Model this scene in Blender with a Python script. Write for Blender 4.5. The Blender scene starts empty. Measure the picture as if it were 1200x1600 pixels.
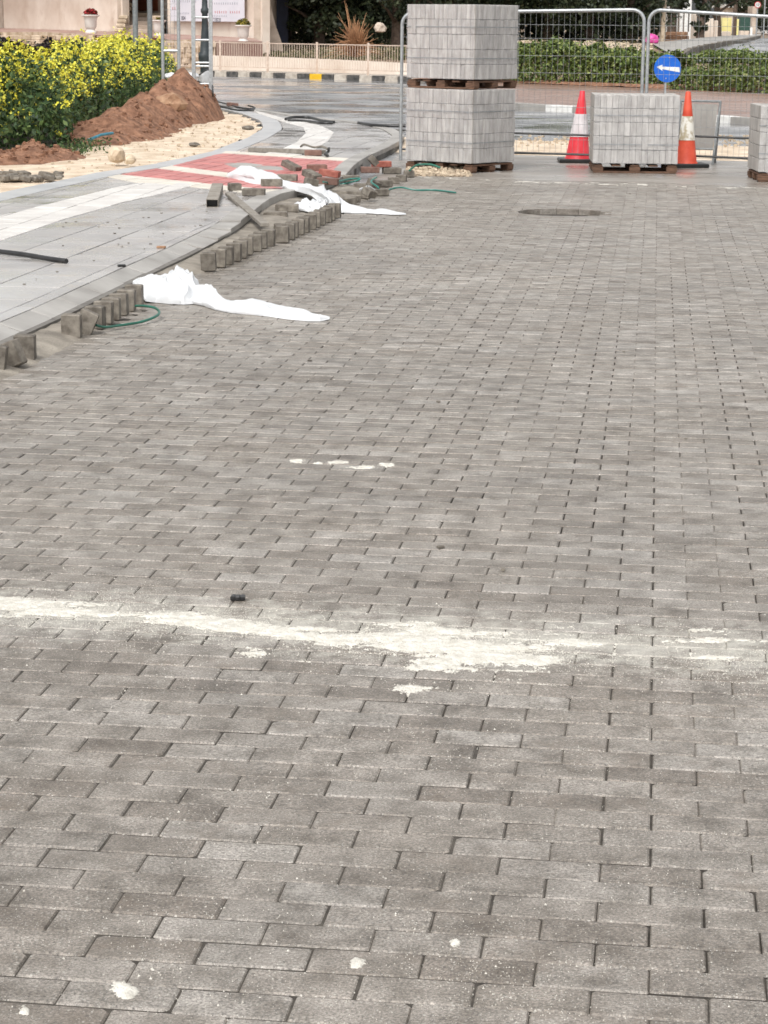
import bpy, math, random
import numpy as np
from mathutils import Vector, Matrix, noise
R = math.radians
rnd = random.Random(7)
nrs = np.random.RandomState(7)
S = bpy.context.scene
COL = S.collection

# ---------------------------------------------------------------- camera
CH = 1.627; PITCH = R(12.5); ROLL = 0.010; FPX = 3450.0
fw = Vector((0, math.cos(PITCH), -math.sin(PITCH)))
r0 = Vector((1, 0, 0)); u0 = Vector((0, math.sin(PITCH), math.cos(PITCH)))
rt = r0*math.cos(ROLL) + u0*math.sin(ROLL)
up = u0*math.cos(ROLL) - r0*math.sin(ROLL)
cam_d = bpy.data.cameras.new('camera'); cam = bpy.data.objects.new('camera', cam_d); COL.objects.link(cam)
cam.matrix_world = Matrix(((rt.x, up.x, -fw.x, 0), (rt.y, up.y, -fw.y, 0), (rt.z, up.z, -fw.z, CH), (0, 0, 0, 1)))
cam_d.sensor_fit = 'VERTICAL'; cam_d.sensor_height = 36; cam_d.lens = FPX/1600*36
cam_d.clip_start = 0.1; cam_d.clip_end = 3000
cam_d.dof.use_dof = True; cam_d.dof.focus_distance = 6.5; cam_d.dof.aperture_fstop = 30
S.camera = cam
# ---------------------------------------------------------------- sky, sun, exposure
SUN_EL, SUN_AZ = R(55), R(200)      # compass azimuth, clockwise from +Y
w = bpy.data.worlds.new('World'); S.world = w; w.use_nodes = True
nt = w.node_tree; nt.nodes.clear()
sky = nt.nodes.new('ShaderNodeTexSky'); sky.sky_type = 'NISHITA'; sky.sun_disc = False
sky.sun_elevation = SUN_EL; sky.sun_rotation = SUN_AZ; sky.air_density = 1.0; sky.dust_density = 4.0; sky.ozone_density = 1.0
hs = nt.nodes.new('ShaderNodeHueSaturation'); hs.inputs['Saturation'].default_value = 0.10
bg = nt.nodes.new('ShaderNodeBackground'); bg.inputs['Strength'].default_value = 0.15
ow = nt.nodes.new('ShaderNodeOutputWorld')
nt.links.new(sky.outputs[0], hs.inputs['Color']); nt.links.new(hs.outputs[0], bg.inputs[0]); nt.links.new(bg.outputs[0], ow.inputs[0])
sl = bpy.data.lights.new('sun', 'SUN'); sl.energy = 1.2; sl.angle = R(14); sl.color = (1, .96, .90)
so = bpy.data.objects.new('sun', sl); COL.objects.link(so)
sd = Vector((math.sin(SUN_AZ)*math.cos(SUN_EL), math.cos(SUN_AZ)*math.cos(SUN_EL), math.sin(SUN_EL)))
so.rotation_euler = sd.to_track_quat('Z', 'Y').to_euler(); so.location = (0, 0, 30)
S.view_settings.view_transform = 'Standard'; S.view_settings.look = 'None'; S.view_settings.gamma = 1
S.view_settings.use_curve_mapping = False; S.view_settings.exposure = 0.50

# ---------------------------------------------------------------- pixel <-> place helpers (photo pixels, 1200x1600)
def ray(u, v): return fw + rt*((u-600)/FPX) - up*((v-800)/FPX)
def P(u, v, z=0.0):
    d = ray(u, v); t = (z-CH)/d.z
    return Vector((d.x*t, d.y*t, z))
def Q(u, v, D):
    d = ray(u, v); t = D/d.y
    return Vector((d.x*t, D, CH+d.z*t))
def proj(p):
    q = Vector(p) - Vector((0, 0, CH)); zc = q.dot(fw)
    if zc <= .01: return (-9999, -9999)
    return (600+FPX*q.dot(rt)/zc, 800-FPX*q.dot(up)/zc)
def zt(D):
    if D < 67: return 0.0
    if D < 90: return 0.9*(D-67)/23
    return 0.9+(D-90)*0.002
def T(u, v):
    d = ray(u, v); lo = 20.0
    D = lo
    while D < 600:
        if CH+d.z*D/d.y <= zt(D): break
        D += .25
    return Vector((d.x*D/d.y, D, zt(D)))

# ---------------------------------------------------------------- materials
class NT:
    def __init__(s, name):
        s.m = bpy.data.materials.new(name); s.m.use_nodes = True; s.t = s.m.node_tree; s.b = s.t.nodes['Principled BSDF']
        s.pos = s.n('ShaderNodeNewGeometry').outputs['Position']
    def n(s, ty, **k):
        x = s.t.nodes.new(ty)
        for a, b in k.items(): setattr(x, a, b)
        return x
    def l(s, a, b): s.t.links.new(a, b)
    def noise(s, scale, detail=4, rough=.55, vec=None, stretch=None):
        x = s.n('ShaderNodeTexNoise'); x.inputs['Scale'].default_value = scale; x.inputs['Detail'].default_value = detail
        x.inputs['Roughness'].default_value = rough; v = vec or s.pos
        if stretch:
            mp = s.n('ShaderNodeMapping'); mp.inputs['Scale'].default_value = stretch; s.l(v, mp.inputs[0]); v = mp.outputs[0]
        s.l(v, x.inputs['Vector']); return x.outputs['Fac']
    def ramp(s, fac, stops):
        x = s.n('ShaderNodeValToRGB'); e = x.color_ramp.elements
        while len(e) < len(stops): e.new(.5)
        for i, (p, c) in enumerate(stops):
            e[i].position = p; e[i].color = (*c, 1) if isinstance(c, tuple) else (c, c, c, 1)
        s.l(fac, x.inputs[0]); return x.outputs[0]
    def mix(s, f, a, b, mode='MIX'):
        x = s.n('ShaderNodeMix', data_type='RGBA', blend_type=mode)
        for sock, val in ((x.inputs[0], f), (x.inputs[6], a), (x.inputs[7], b)):
            if isinstance(val, (int, float)): sock.default_value = val if sock.type == 'VALUE' else (val, val, val, 1)
            elif isinstance(val, tuple): sock.default_value = (*val, 1)
            else: s.l(val, sock)
        return x.outputs[2]
    def math(s, op, a, b=0.0, c=None, clamp=False):
        x = s.n('ShaderNodeMath', operation=op); x.use_clamp = clamp
        for i, val in enumerate((a, b) if c is None else (a, b, c)):
            if isinstance(val, (int, float)): x.inputs[i].default_value = val
            else: s.l(val, x.inputs[i])
        return x.outputs[0]
    def rand(s):
        o = s.n('ShaderNodeObjectInfo').outputs['Random']; g = s.n('ShaderNodeNewGeometry').outputs['Random Per Island']
        return s.math('FRACT', s.math('ADD', o, g))
    def bump(s, h, st, dist=.002):
        x = s.n('ShaderNodeBump'); x.inputs['Strength'].default_value = st; x.inputs['Distance'].default_value = dist
        s.l(h, x.inputs['Height']); s.l(x.outputs[0], s.b.inputs['Normal'])
    def set(s, **k):
        for a, b in k.items():
            i = s.b.inputs[a.replace('_', ' ')]
            if hasattr(b, 'is_linked'): s.l(b, i)
            elif isinstance(b, tuple): i.default_value = (*b, 1)
            else: i.default_value = b
        return s.m
def mat(name, c1, c2=None, scale=6, rough=.7, rough2=None, bump=.3, bscale=60, bdist=.004, metallic=0, var=0.0, spec=.5, detail=6, lo=.35, hi=.68, stretch=None):
    n = NT(name); c2 = c2 or c1
    f = n.noise(scale, detail, stretch=stretch); c = n.ramp(f, [(lo, c1), (hi, c2)])
    if var:
        k = n.math('MULTIPLY_ADD', n.rand(), 2*var, 1-var)
        c = n.mix(1.0, c, k, 'MULTIPLY')
    if bump: n.bump(n.noise(bscale, 4), bump, bdist)
    rr = rough
    if rough2 is not None: rr = n.ramp(n.noise(scale*.7, 4, stretch=stretch), [(lo, rough), (hi, rough2)])
    return n.set(Base_Color=c, Roughness=rr, Metallic=metallic, Specular_IOR_Level=spec)

def paver_mat():
    n = NT('concrete_paver'); r = n.rand()
    c = n.ramp(r, [(0, (.165, .143, .121)), (.25, (.206, .183, .158)), (.7, (.230, .207, .182)), (1, (.264, .243, .219))])
    big = n.noise(.55, 4); c = n.mix(1, c, n.ramp(big, [(.3, .86), (.7, 1.14)]), 'MULTIPLY')
    bl = n.noise(9, 6, .65); c = n.mix(1, c, n.ramp(bl, [(.30, (.52, .49, .45)), (.46, (.93, .92, .90)), (.66, (1.40, 1.40, 1.41))]), 'MULTIPLY')
    fine = n.noise(170, 4, .8); c = n.mix(1, c, n.ramp(fine, [(.36, .45), (.5, .97), (.64, 1.6)]), 'MULTIPLY')
    rr = n.math('FRACT', n.math('MULTIPLY', r, 17.31)); tm = n.math('MULTIPLY', n.ramp(rr, [(.55, 0.0), (.9, 1.0)]), n.ramp(n.noise(13, 4), [(.45, 0.0), (.70, .50)]))
    c = n.mix(tm, c, (.16, .125, .095))
    # pits in the concrete
    c = n.mix(n.ramp(n.noise(120, 2, .5), [(.30, .75), (.37, 0.0)]), c, (.06, .052, .045))
    # grains of limestone grit trodden into the surface
    def grit(scale, thr, rad, lo, hi, col, off):
        sc = n.n('ShaderNodeTexVoronoi'); sc.inputs['Scale'].default_value = scale; n.l(n.pos, sc.inputs['Vector'])
        pick = n.math('GREATER_THAN', n.noise(scale*1.7, 0, vec=sc.outputs['Position']), thr)
        dot = n.math('MULTIPLY', n.math('LESS_THAN', sc.outputs['Distance'], rad), pick)
        return n.mix(n.math('MULTIPLY', dot, n.ramp(n.noise(off, 5, .7), [(lo, 0.0), (hi, 1.0)])), c, col)
    c = grit(95, .52, .22, .40, .62, (.50, .48, .43), 4.5)
    c = grit(170, .50, .26, .30, .60, (.40, .385, .35), 7.5)
    # light dust beside the spilled powder
    sep = n.n('ShaderNodeSeparateXYZ'); n.l(n.pos, sep.inputs[0])
    a, b = P(0, 950), P(1200, 1020); k = (b.y-a.y)/(b.x-a.x)
    ln = n.math('SUBTRACT', sep.outputs[1], n.math('MULTIPLY_ADD', sep.outputs[0], k, a.y-k*a.x))
    band = n.math('SUBTRACT', 1.0, n.math('MULTIPLY', n.math('ABSOLUTE', ln), 2.3), clamp=True)
    dn = n.ramp(n.math('ADD', n.noise(11, 8, .78), n.math('MULTIPLY', band, .26)), [(.60, 0.0), (.82, .72)])
    c = n.mix(n.math('MULTIPLY', dn, n.ramp(band, [(0, 0.0), (.4, 1.0)])), c, (.55, .53, .47))
    n.bump(n.math('ADD', n.math('MULTIPLY', fine, .7), n.noise(55, 5, .7)), .8, .003)
    ro = n.ramp(n.noise(2.2, 5), [(.3, .34), (.7, .54)])
    return n.set(Base_Color=c, Roughness=ro, Specular_IOR_Level=.6)
M = {}
M['paver'] = paver_mat()
def edge_mat():  # paver side faces: joint shade and sand stain painted as one dark colour
    n = NT('stained_and_shaded_paver_edge'); c = n.ramp(n.noise(25, 5, .7), [(.35, (.036, .031, .027)), (.65, (.12, .107, .094))])
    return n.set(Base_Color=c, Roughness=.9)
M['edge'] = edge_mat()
M['bed'] = mat('joint_sand', (.035, .030, .025), (.085, .075, .062), 30, .95)
M['powder'] = mat('limestone_powder', (.54, .515, .455), (.72, .695, .635), 30, .95, bump=.8, bscale=260, bdist=.004)
M['earth'] = mat('brown_earth', (.16, .11, .075), (.30, .22, .15), 2.0, .9, bump=.6, bscale=20, bdist=.03)
M['soil'] = mat('red_brown_soil', (.15, .070, .040), (.36, .19, .115), 8, .92, bump=1.0, bscale=30, bdist=.03)
M['sand'] = mat('beige_sand', (.50, .39, .28), (.74, .63, .50), 3.5, .92, bump=1.0, bscale=22, bdist=.02)
M['wet'] = mat('wet_asphalt', (.14, .142, .146), (.34, .335, .33), .9, .10, .42, bump=.2, bscale=80, bdist=.002, stretch=(.8, .9, 1), lo=.42, hi=.6)
M['wetcon'] = mat('wet_concrete', (.20, .175, .15), (.35, .325, .295), 1.2, .16, .5, bump=.3, bscale=60, bdist=.003, stretch=(.6, 1.4, 1))
def slab_mat():
    n = NT('grey_paving_slab'); c = n.ramp(n.noise(1.3, 5), [(.35, (.31, .295, .285)), (.68, (.42, .405, .39))])
    c = n.mix(1, c, n.math('MULTIPLY_ADD', n.rand(), .22, .89), 'MULTIPLY')
    c = n.mix(n.ramp(n.noise(4.5, 8, .75), [(.52, 0.0), (.74, .55)]), c, (.44, .385, .31))      # trodden sand
    c = n.mix(n.ramp(n.noise(90, 3), [(.62, 0.0), (.70, .5)]), c, (.12, .10, .085))
    n.bump(n.noise(120, 3), .12, .001)
    return n.set(Base_Color=c, Roughness=n.ramp(n.noise(1.1, 6, .65), [(.38, .09), (.62, .42)]))
M['slab'] = slab_mat()
M['kerb'] = mat('kerb_concrete', (.27, .255, .235), (.40, .385, .36), 3, .5, bump=.4, bscale=50, bdist=.004, var=.08)
M['kerbpale'] = mat('pale_kerb_concrete', (.38, .385, .39), (.48, .48, .48), 2, .35, bump=.2, bscale=80, var=.05)
M['red'] = mat('red_paver', (.42, .125, .115), (.56, .20, .18), 4, .38, bump=.3, bscale=90, bdist=.002, var=.10)
M['cream'] = mat('cream_paver', (.58, .53, .45), (.70, .66, .58), 4, .42, bump=.3, bscale=90, bdist=.002, var=.05)
M['tact'] = mat('white_tactile_slab', (.56, .53, .50), (.70, .68, .645), 3, .4, bump=.7, bscale=45, bdist=.004, var=.04)
M['mortar'] = mat('grey_mortar', (.12, .11, .10), (.2, .19, .17), 12, .85)
M['block'] = mat('loose_grey_block', (.10, .085, .068), (.235, .21, .175), 22, .7, bump=.6, bscale=120, bdist=.004, var=.16)
M['stackbrick'] = mat('stacked_grey_paver', (.31, .29, .268), (.50, .478, .45), 9, .6, bump=.5, bscale=80, bdist=.004, var=.12, stretch=(2.5, 2.5, .5))
M['brownblock'] = mat('brown_block', (.13, .065, .05), (.22, .13, .10), 20, .7, var=.15)
M['redblock'] = mat('broken_red_block', (.26, .07, .05), (.42, .15, .11), 20, .7, var=.15)
M['wood'] = mat('pallet_wood', (.07, .038, .022), (.17, .09, .055), 12, .8, stretch=(1, 1, 6), var=.15)
M['oldwood'] = mat('weathered_plank', (.17, .15, .125), (.30, .275, .24), 14, .8, var=.1)
M['galv'] = mat('galvanised_steel', (.36, .38, .39), (.52, .54, .55), 25, .42, bump=.1, metallic=.55)
M['galvd'] = mat('dull_grey_steel', (.20, .215, .22), (.30, .315, .32), 20, .5, bump=.1, metallic=.4)
M['wire'] = mat('zinc_wire', (.24, .25, .255), (.36, .37, .375), 20, .5, bump=0, metallic=.3)
M['black'] = mat('black_plastic', (.012, .012, .013), (.03, .03, .03), 10, .4, bump=.1)
M['darkpost'] = mat('dark_green_grey_iron', (.022, .030, .034), (.045, .055, .06), 10, .45, bump=.1)
M['conered'] = mat('cone_red', (.66, .022, .035), (.78, .05, .07), 8, .45, bump=.15)
M['coneorange'] = mat('cone_orange', (.55, .055, .022), (.68, .10, .05), 8, .55, bump=.15)
M['conewhite'] = mat('cone_reflective_white', (.62, .55, .56), (.80, .76, .77), 8, .4, bump=.1)
M['conedirty'] = mat('dirty_cone_white', (.42, .36, .25), (.74, .72, .66), 16, .5, bump=.2, lo=.42, hi=.55)
M['blue'] = mat('sign_blue', (.004, .10, .50), (.006, .14, .60), 8, .4, bump=0)
M['white'] = mat('white_paint', (.66, .65, .62), (.82, .82, .8), 8, .5, bump=.1)
M['blackpaint'] = mat('black_kerb_paint', (.03, .03, .03), (.13, .12, .11), 9, .55)
M['yellowpaint'] = mat('yellow_kerb_paint', (.62, .36, .01), (.75, .47, .02), 10, .55)
M['whitekerb'] = mat('faded_white_kerb_paint', (.36, .31, .26), (.58, .53, .46), 8, .6)
M['rail'] = mat('cream_rail_paint', (.50, .38, .30), (.64, .52, .43), 12, .5, bump=.1)
def wall_mat():
    n = NT('cream_render'); c = n.ramp(n.noise(.7, 6), [(.35, (.60, .49, .40)), (.65, (.78, .69, .60))])
    c = n.mix(n.ramp(n.noise(1.9, 8, .7, stretch=(1, 1, .45)), [(.55, 0.0), (.75, .6)]), c, (.46, .33, .24))
    c = n.mix(n.ramp(n.noise(3.1, 6, .7), [(.66, 0.0), (.72, .6)]), c, (.28, .21, .16))
    n.bump(n.noise(12, 4), .3, .01); return n.set(Base_Color=c, Roughness=.85)
M['wall'] = wall_mat()
M['wallside'] = mat('darker_render', (.36, .28, .22), (.56, .47, .39), 1.6, .85, bump=.4, bscale=9, bdist=.02)  # darker, browner render than the front walls, for side walls and steps
M['stonewall'] = mat('rubble_plaster', (.36, .26, .17), (.68, .56, .44), 2.6, .9, bump=1.0, bscale=7, bdist=.05)
M['terrace'] = mat('terrace_tiles', (.30, .17, .14), (.44, .32, .27), 1.5, .6)
M['maroon'] = mat('maroon_paint', (.11, .02, .022), (.18, .04, .04), 4, .55)
M['stone'] = mat('limestone', (.40, .31, .22), (.62, .52, .39), 8, .85, bump=.8, bscale=20, bdist=.02, var=.12)
M['rock'] = mat('brown_rock', (.24, .125, .07), (.40, .25, .155), 9, .9, bump=1, bscale=18, bdist=.03)
M['door'] = mat('brown_door', (.16, .045, .02), (.24, .08, .04), 5, .5)
M['pot'] = mat('white_cement_pot', (.60, .56, .52), (.74, .71, .67), 6, .6, bump=.3)
M['sheet'] = mat('white_plastic_sheet', (.60, .615, .63), (.74, .75, .76), 5, .38, bump=.25, bscale=35, bdist=.01)
M['strap'] = mat('green_strap', (.008, .10, .065), (.015, .15, .10), 10, .35, bump=0)
M['teal'] = mat('teal_strap', (.02, .16, .13), (.04, .22, .18), 10, .4, bump=0)
M['bluepipe'] = mat('blue_pipe', (.03, .17, .24), (.06, .25, .34), 10, .5, bump=0)
M['pink'] = mat('pink_bag_plastic', (.58, .05, .27), (.72, .10, .38), 6, .35, bump=.5, bscale=14, bdist=.02)
M['panel'] = mat('grey_sign_back', (.27, .255, .235), (.36, .345, .32), 4, .5, bump=.05)
M['bark'] = mat('bark', (.06, .04, .028), (.14, .10, .075), 10, .9)
M['dry'] = mat('dry_stalks', (.24, .11, .05), (.46, .26, .135), 5, .8, bump=0, var=.25)
M['yellowwall'] = mat('yellow_wall', (.62, .55, .20), (.75, .68, .32), 2, .8)
M['green_bin'] = mat('dark_green_plastic', (.015, .05, .04), (.03, .08, .06), 4, .5)
M['orange'] = mat('orange_awning', (.55, .14, .04), (.68, .22, .08), 3, .6)
M['navy'] = mat('navy_tarp', (.006, .010, .035), (.015, .022, .06), 4, .5)
M['roofpale'] = mat('pale_roof', (.60, .58, .54), (.75, .72, .68), 4, .6)
M['wetbrown'] = mat('wet_reddish_paving', (.20, .11, .08), (.34, .22, .17), 2.5, .22, .55, stretch=(.5, 1.5, 1), bump=.3)
def leafmat(name, cols, rough=.55, trans=.15):
    n = NT(name); r = n.rand()
    k = len(cols)-1
    c = n.ramp(r, [(i/k, cc) for i, cc in enumerate(cols)])
    n.set(Base_Color=c, Roughness=rough, Specular_IOR_Level=.35)
    return n.m
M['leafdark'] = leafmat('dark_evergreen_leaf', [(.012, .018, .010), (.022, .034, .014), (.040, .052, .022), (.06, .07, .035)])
M['leafhedge'] = leafmat('hedge_leaf', [(.040, .066, .018), (.075, .12, .028), (.15, .20, .045), (.26, .29, .09)])
M['leafhedge2'] = leafmat('dry_green_hedge_leaf', [(.05, .08, .02), (.09, .14, .03), (.16, .20, .05), (.22, .22, .09)])
M['leafmust'] = leafmat('mustard_leaf', [(.016, .040, .015), (.032, .068, .022), (.062, .11, .032), (.13, .18, .055)])
M['petal'] = leafmat('mustard_petal', [(.56, .50, .03), (.70, .64, .05), (.78, .74, .12), (.50, .52, .06)])
M['purple'] = leafmat('dark_purple_leaf', [(.02, .012, .016), (.035, .02, .025), (.03, .045, .02)])
M['redfl'] = leafmat('red_flowers', [(.32, .01, .02), (.45, .03, .04), (.10, .03, .02), (.03, .06, .02)])
M['yelfl'] = leafmat('olive_yellow_leaves', [(.20, .15, .02), (.30, .24, .03), (.08, .09, .02), (.05, .03, .02)])
M['weed'] = leafmat('low_weeds', [(.06, .08, .03), (.10, .10, .04), (.17, .14, .07), (.05, .06, .03)])
def film_mat():
    n = NT('clear_stretch_film')
    n.bump(n.noise(9, 5, .65), 1.0, .05)
    return n.set(Base_Color=(.75, .76, .80), Roughness=.22, Alpha=.17, Specular_IOR_Level=.8)
M['film'] = film_mat()

# ---------------------------------------------------------------- mesh builders
class MB:
    def __init__(s): s.v = []; s.f = []; s.mi = []
    def add(s, vs, fs, mi=0):
        o = len(s.v); s.v += [tuple(x) for x in vs]; s.f += [tuple(i+o for i in f) for f in fs]; s.mi += [mi]*len(fs); return s
    def box(s, c, size, rot=None, mi=0, bev=0.0):
        hx, hy, hz = size[0]/2, size[1]/2, size[2]/2; c = Vector(c); rot = rot or Matrix.Identity(3)
        b = min(bev, hx*.45, hy*.45, hz*.45)
        if b <= 0:
            vs = [c+rot@Vector((x*hx, y*hy, z*hz)) for z in (-1, 1) for y in (-1, 1) for x in (-1, 1)]
            return s.add(vs, [(0, 2, 3, 1), (4, 5, 7, 6), (0, 1, 5, 4), (2, 6, 7, 3), (0, 4, 6, 2), (1, 3, 7, 5)], mi)
        prof = [(-hz, b), (-hz+b, 0), (hz-b, 0), (hz, b)]; vs = []; fs = []
        for z, i in prof:
            vs += [c+rot@Vector((x*(hx-i), y*(hy-i), z)) for x, y in ((-1, -1), (1, -1), (1, 1), (-1, 1))]
        for k in range(3):
            for j in range(4): fs.append((k*4+j, k*4+(j+1) % 4, k*4+4+(j+1) % 4, k*4+4+j))
        fs += [(3, 2, 1, 0), (12, 13, 14, 15)]
        return s.add(vs, fs, mi)
    def prism(s, poly, z0, z1, mi=0, inset=0.0):
        n = len(poly); z0s = z0 if hasattr(z0, '__len__') else [z0]*n; z1s = z1 if hasattr(z1, '__len__') else [z1]*n
        a = sum(poly[i][0]*poly[(i+1) % n][1]-poly[(i+1) % n][0]*poly[i][1] for i in range(n))
        if a < 0: poly = poly[::-1]; z0s = z0s[::-1]; z1s = z1s[::-1]
        vs = [(p[0], p[1], z) for p, z in zip(poly, z0s)]+[(p[0], p[1], z-(.003 if inset else 0)) for p, z in zip(poly, z1s)]
        fs = [(i, (i+1) % n, n+(i+1) % n, n+i) for i in range(n)]
        if inset:
            cx = sum(p[0] for p in poly)/n; cy = sum(p[1] for p in poly)/n
            for p, z in zip(poly, z1s):
                d = Vector((cx-p[0], cy-p[1])); L = max(d.length, 1e-6); d *= min(inset*1.4, L*.4)/L
                vs.append((p[0]+d.x, p[1]+d.y, z))
            fs += [(n+i, n+(i+1) % n, 2*n+(i+1) % n, 2*n+i) for i in range(n)]+[tuple(range(2*n, 3*n))]
        else: fs += [tuple(range(n, 2*n))]
        fs += [tuple(reversed(range(n)))]
        return s.add(vs, fs, mi)
    def tube(s, pts, r, n=8, mi=0, cap=True):
        pts = [Vector(p) for p in pts]; rs = r if hasattr(r, '__len__') else [r]*len(pts); vs = []; fs = []; ref = None
        for i, p in enumerate(pts):
            t = (pts[min(i+1, len(pts)-1)]-pts[max(i-1, 0)]).normalized()
            if ref is None: ref = Vector((0, 0, 1)) if abs(t.z) < .9 else Vector((1, 0, 0))
            a = t.cross(ref).normalized(); b = a.cross(t).normalized(); ref = b
            for k in range(n):
                q = 2*math.pi*k/n; vs.append(p+(a*math.cos(q)+b*math.sin(q))*rs[i])
        for i in range(len(pts)-1):
            for k in range(n): fs.append((i*n+k, i*n+(k+1) % n, (i+1)*n+(k+1) % n, (i+1)*n+k))
        if cap: fs += [tuple(reversed(range(n))), tuple(range((len(pts)-1)*n, len(pts)*n))]
        return s.add(vs, fs, mi)
    def lathe(s, c, prof, n=20, mi=0, ax=0, ay=0):
        vs = []; fs = []; c = Vector(c); m = len(prof)
        for r, z in prof:
            for k in range(n):
                q = 2*math.pi*k/n; vs.append(c+Vector((r*math.cos(q)+ax*z, r*math.sin(q)+ay*z, z)))
        for i in range(m-1):
            for k in range(n): fs.append((i*n+k, i*n+(k+1) % n, (i+1)*n+(k+1) % n, (i+1)*n+k))
        fs += [tuple(reversed(range(n))), tuple(range((m-1)*n, m*n))]
        return s.add(vs, fs, mi)
    def build(s, name, mats, parent=None, smooth=False, loc=None):
        me = bpy.data.meshes.new(name); me.from_pydata([tuple(v) for v in s.v], [], s.f)
        return link(name, me, mats, parent, smooth, s.mi, loc)
def link(name, me, mats, parent=None, smooth=False, mi=None, loc=None):
    mats = mats if isinstance(mats, (list, tuple)) else [mats]
    for m in mats: me.materials.append(m)
    if mi is not None and len(mats) > 1: me.polygons.foreach_set('material_index', mi)
    if smooth: me.polygons.foreach_set('use_smooth', [True]*len(me.polygons)); me.set_sharp_from_angle(angle=R(42))
    me.update()
    o = bpy.data.objects.new(name, me); COL.objects.link(o)
    if loc is not None: o.location = loc
    if parent: par(o, parent)
    return o
def par(o, p):
    o.parent = p; o.matrix_parent_inverse = PM[p.name].inverted() if p.name in PM else Matrix.Identity(4)
PM = {}
def tomesh(o):
    bpy.context.view_layer.update(); me = bpy.data.meshes.new_from_object(o.evaluated_get(bpy.context.evaluated_depsgraph_get()))
    n = bpy.data.objects.new('lettering', me); COL.objects.link(n); n.matrix_basis = o.matrix_basis.copy(); bpy.data.objects.remove(o); return n
def tag(o, label=None, cat=None, group=None, kind=None):
    if label: o['label'] = label
    if cat: o['category'] = cat
    if group: o['group'] = group
    if kind: o['kind'] = kind
    return o
def thing(name, label, cat, loc=(0, 0, 0), group=None, rz=0):
    o = bpy.data.objects.new(name, None); COL.objects.link(o); o.location = loc; o.rotation_euler = (0, 0, rz); o.empty_display_size = .2
    PM[o.name] = Matrix.Translation(Vector(loc)) @ Matrix.Rotation(rz, 4, 'Z')
    return tag(o, label, cat, group)
def quads(name, V, mats, parent=None, mi=None):
    """V: (n,4,3) array of loose quads"""
    n = len(V); me = bpy.data.meshes.new(name)
    me.vertices.add(n*4); me.vertices.foreach_set('co', V.reshape(-1).astype(np.float32))
    me.loops.add(n*4); me.loops.foreach_set('vertex_index', np.arange(n*4, dtype=np.int32))
    me.polygons.add(n); me.polygons.foreach_set('loop_start', np.arange(0, n*4, 4, dtype=np.int32)); me.polygons.foreach_set('loop_total', np.full(n, 4, dtype=np.int32))
    me.update(calc_edges=True)
    return link(name, me, mats, parent, mi=mi)
def leaves(pts, size, flat=.0, asp=.55):
    """one leaf-shaped quad (diamond) per point"""
    n = len(pts); a = nrs.normal(size=(n, 3)); a[:, 2] *= (1-flat*.6); a /= np.linalg.norm(a, axis=1)[:, None]
    b = nrs.normal(size=(n, 3)); b[:, 2] *= (1-flat*.8); b -= (b*a).sum(1)[:, None]*a; b /= np.linalg.norm(b, axis=1)[:, None]
    sz = (size*(.6+.8*nrs.rand(n)))[:, None] if not hasattr(size, '__len__') else size[:, None]
    p = pts
    return np.stack([p-a*sz*.5, p+b*sz*asp*.5, p+a*sz*.5, p-b*sz*asp*.5], 1)
def grid_mesh(name, nx, ny, fn, mats, parent=None, keep=None, smooth=True):
    """fn(i,j)->(x,y,z)"""
    vs = [fn(i, j) for j in range(ny) for i in range(nx)]; fs = []
    for j in range(ny-1):
        for i in range(nx-1):
            q = (j*nx+i, j*nx+i+1, (j+1)*nx+i+1, (j+1)*nx+i)
            if keep is None or keep([vs[k] for k in q]): fs.append(q)
    used = sorted({k for f in fs for k in f}); mp = {k: n for n, k in enumerate(used)}
    me = bpy.data.meshes.new(name); me.from_pydata([vs[k] for k in used], [], [tuple(mp[k] for k in f) for f in fs])
    o = link(name, me, mats, parent)
    if smooth: me.polygons.foreach_set('use_smooth', [True]*len(me.polygons))
    return o
def inside(poly, x, y):
    c = False; n = len(poly); j = n-1
    for i in range(n):
        xi, yi = poly[i][0], poly[i][1]; xj, yj = poly[j][0], poly[j][1]
        if (yi > y) != (yj > y) and x < (xj-xi)*(y-yi)/(yj-yi)+xi: c = not c
        j = i
    return c
def clip(subject, quad):
    """subject polygon clipped to a convex CCW quad"""
    out = [tuple(p[:2]) for p in subject]; n = len(quad)
    for i in range(n):
        ax, ay = quad[i]; bx, by = quad[(i+1) % n]; inp = out; out = []
        if not inp: return []
        sd_ = lambda p: (bx-ax)*(p[1]-ay)-(by-ay)*(p[0]-ax)
        for k in range(len(inp)):
            p, q = inp[k-1], inp[k]; a, b = sd_(p), sd_(q)
            if b >= 0:
                if a < 0: t = a/(a-b); out.append((p[0]+(q[0]-p[0])*t, p[1]+(q[1]-p[1])*t))
                out.append(q)
            elif a >= 0: t = a/(a-b); out.append((p[0]+(q[0]-p[0])*t, p[1]+(q[1]-p[1])*t))
    res = []
    for p in out:
        if not res or abs(p[0]-res[-1][0])+abs(p[1]-res[-1][1]) > 1e-4: res.append(p)
    if len(res) > 1 and abs(res[0][0]-res[-1][0])+abs(res[0][1]-res[-1][1]) < 1e-4: res.pop()
    return res
def area(p): return .5*abs(sum(p[i][0]*p[(i+1) % len(p)][1]-p[(i+1) % len(p)][0]*p[i][1] for i in range(len(p))))
def fbm(x, y, z=0.0, o=4, lac=2.0):
    s = 0; a = .5
    for _ in range(o): s += a*noise.noise(Vector((x, y, z))); x *= lac; y *= lac; z = z*lac+7.1; a *= .5
    return s
def resample(pts, step):
    out = [Vector(pts[0])]; acc = 0
    for a, b in zip(pts, pts[1:]):
        a, b = Vector(a), Vector(b); L = (b-a).length; t = step-acc
        while t <= L: out.append(a.lerp(b, t/L)); t += step
        acc = L-(t-step)
    return out

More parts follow.
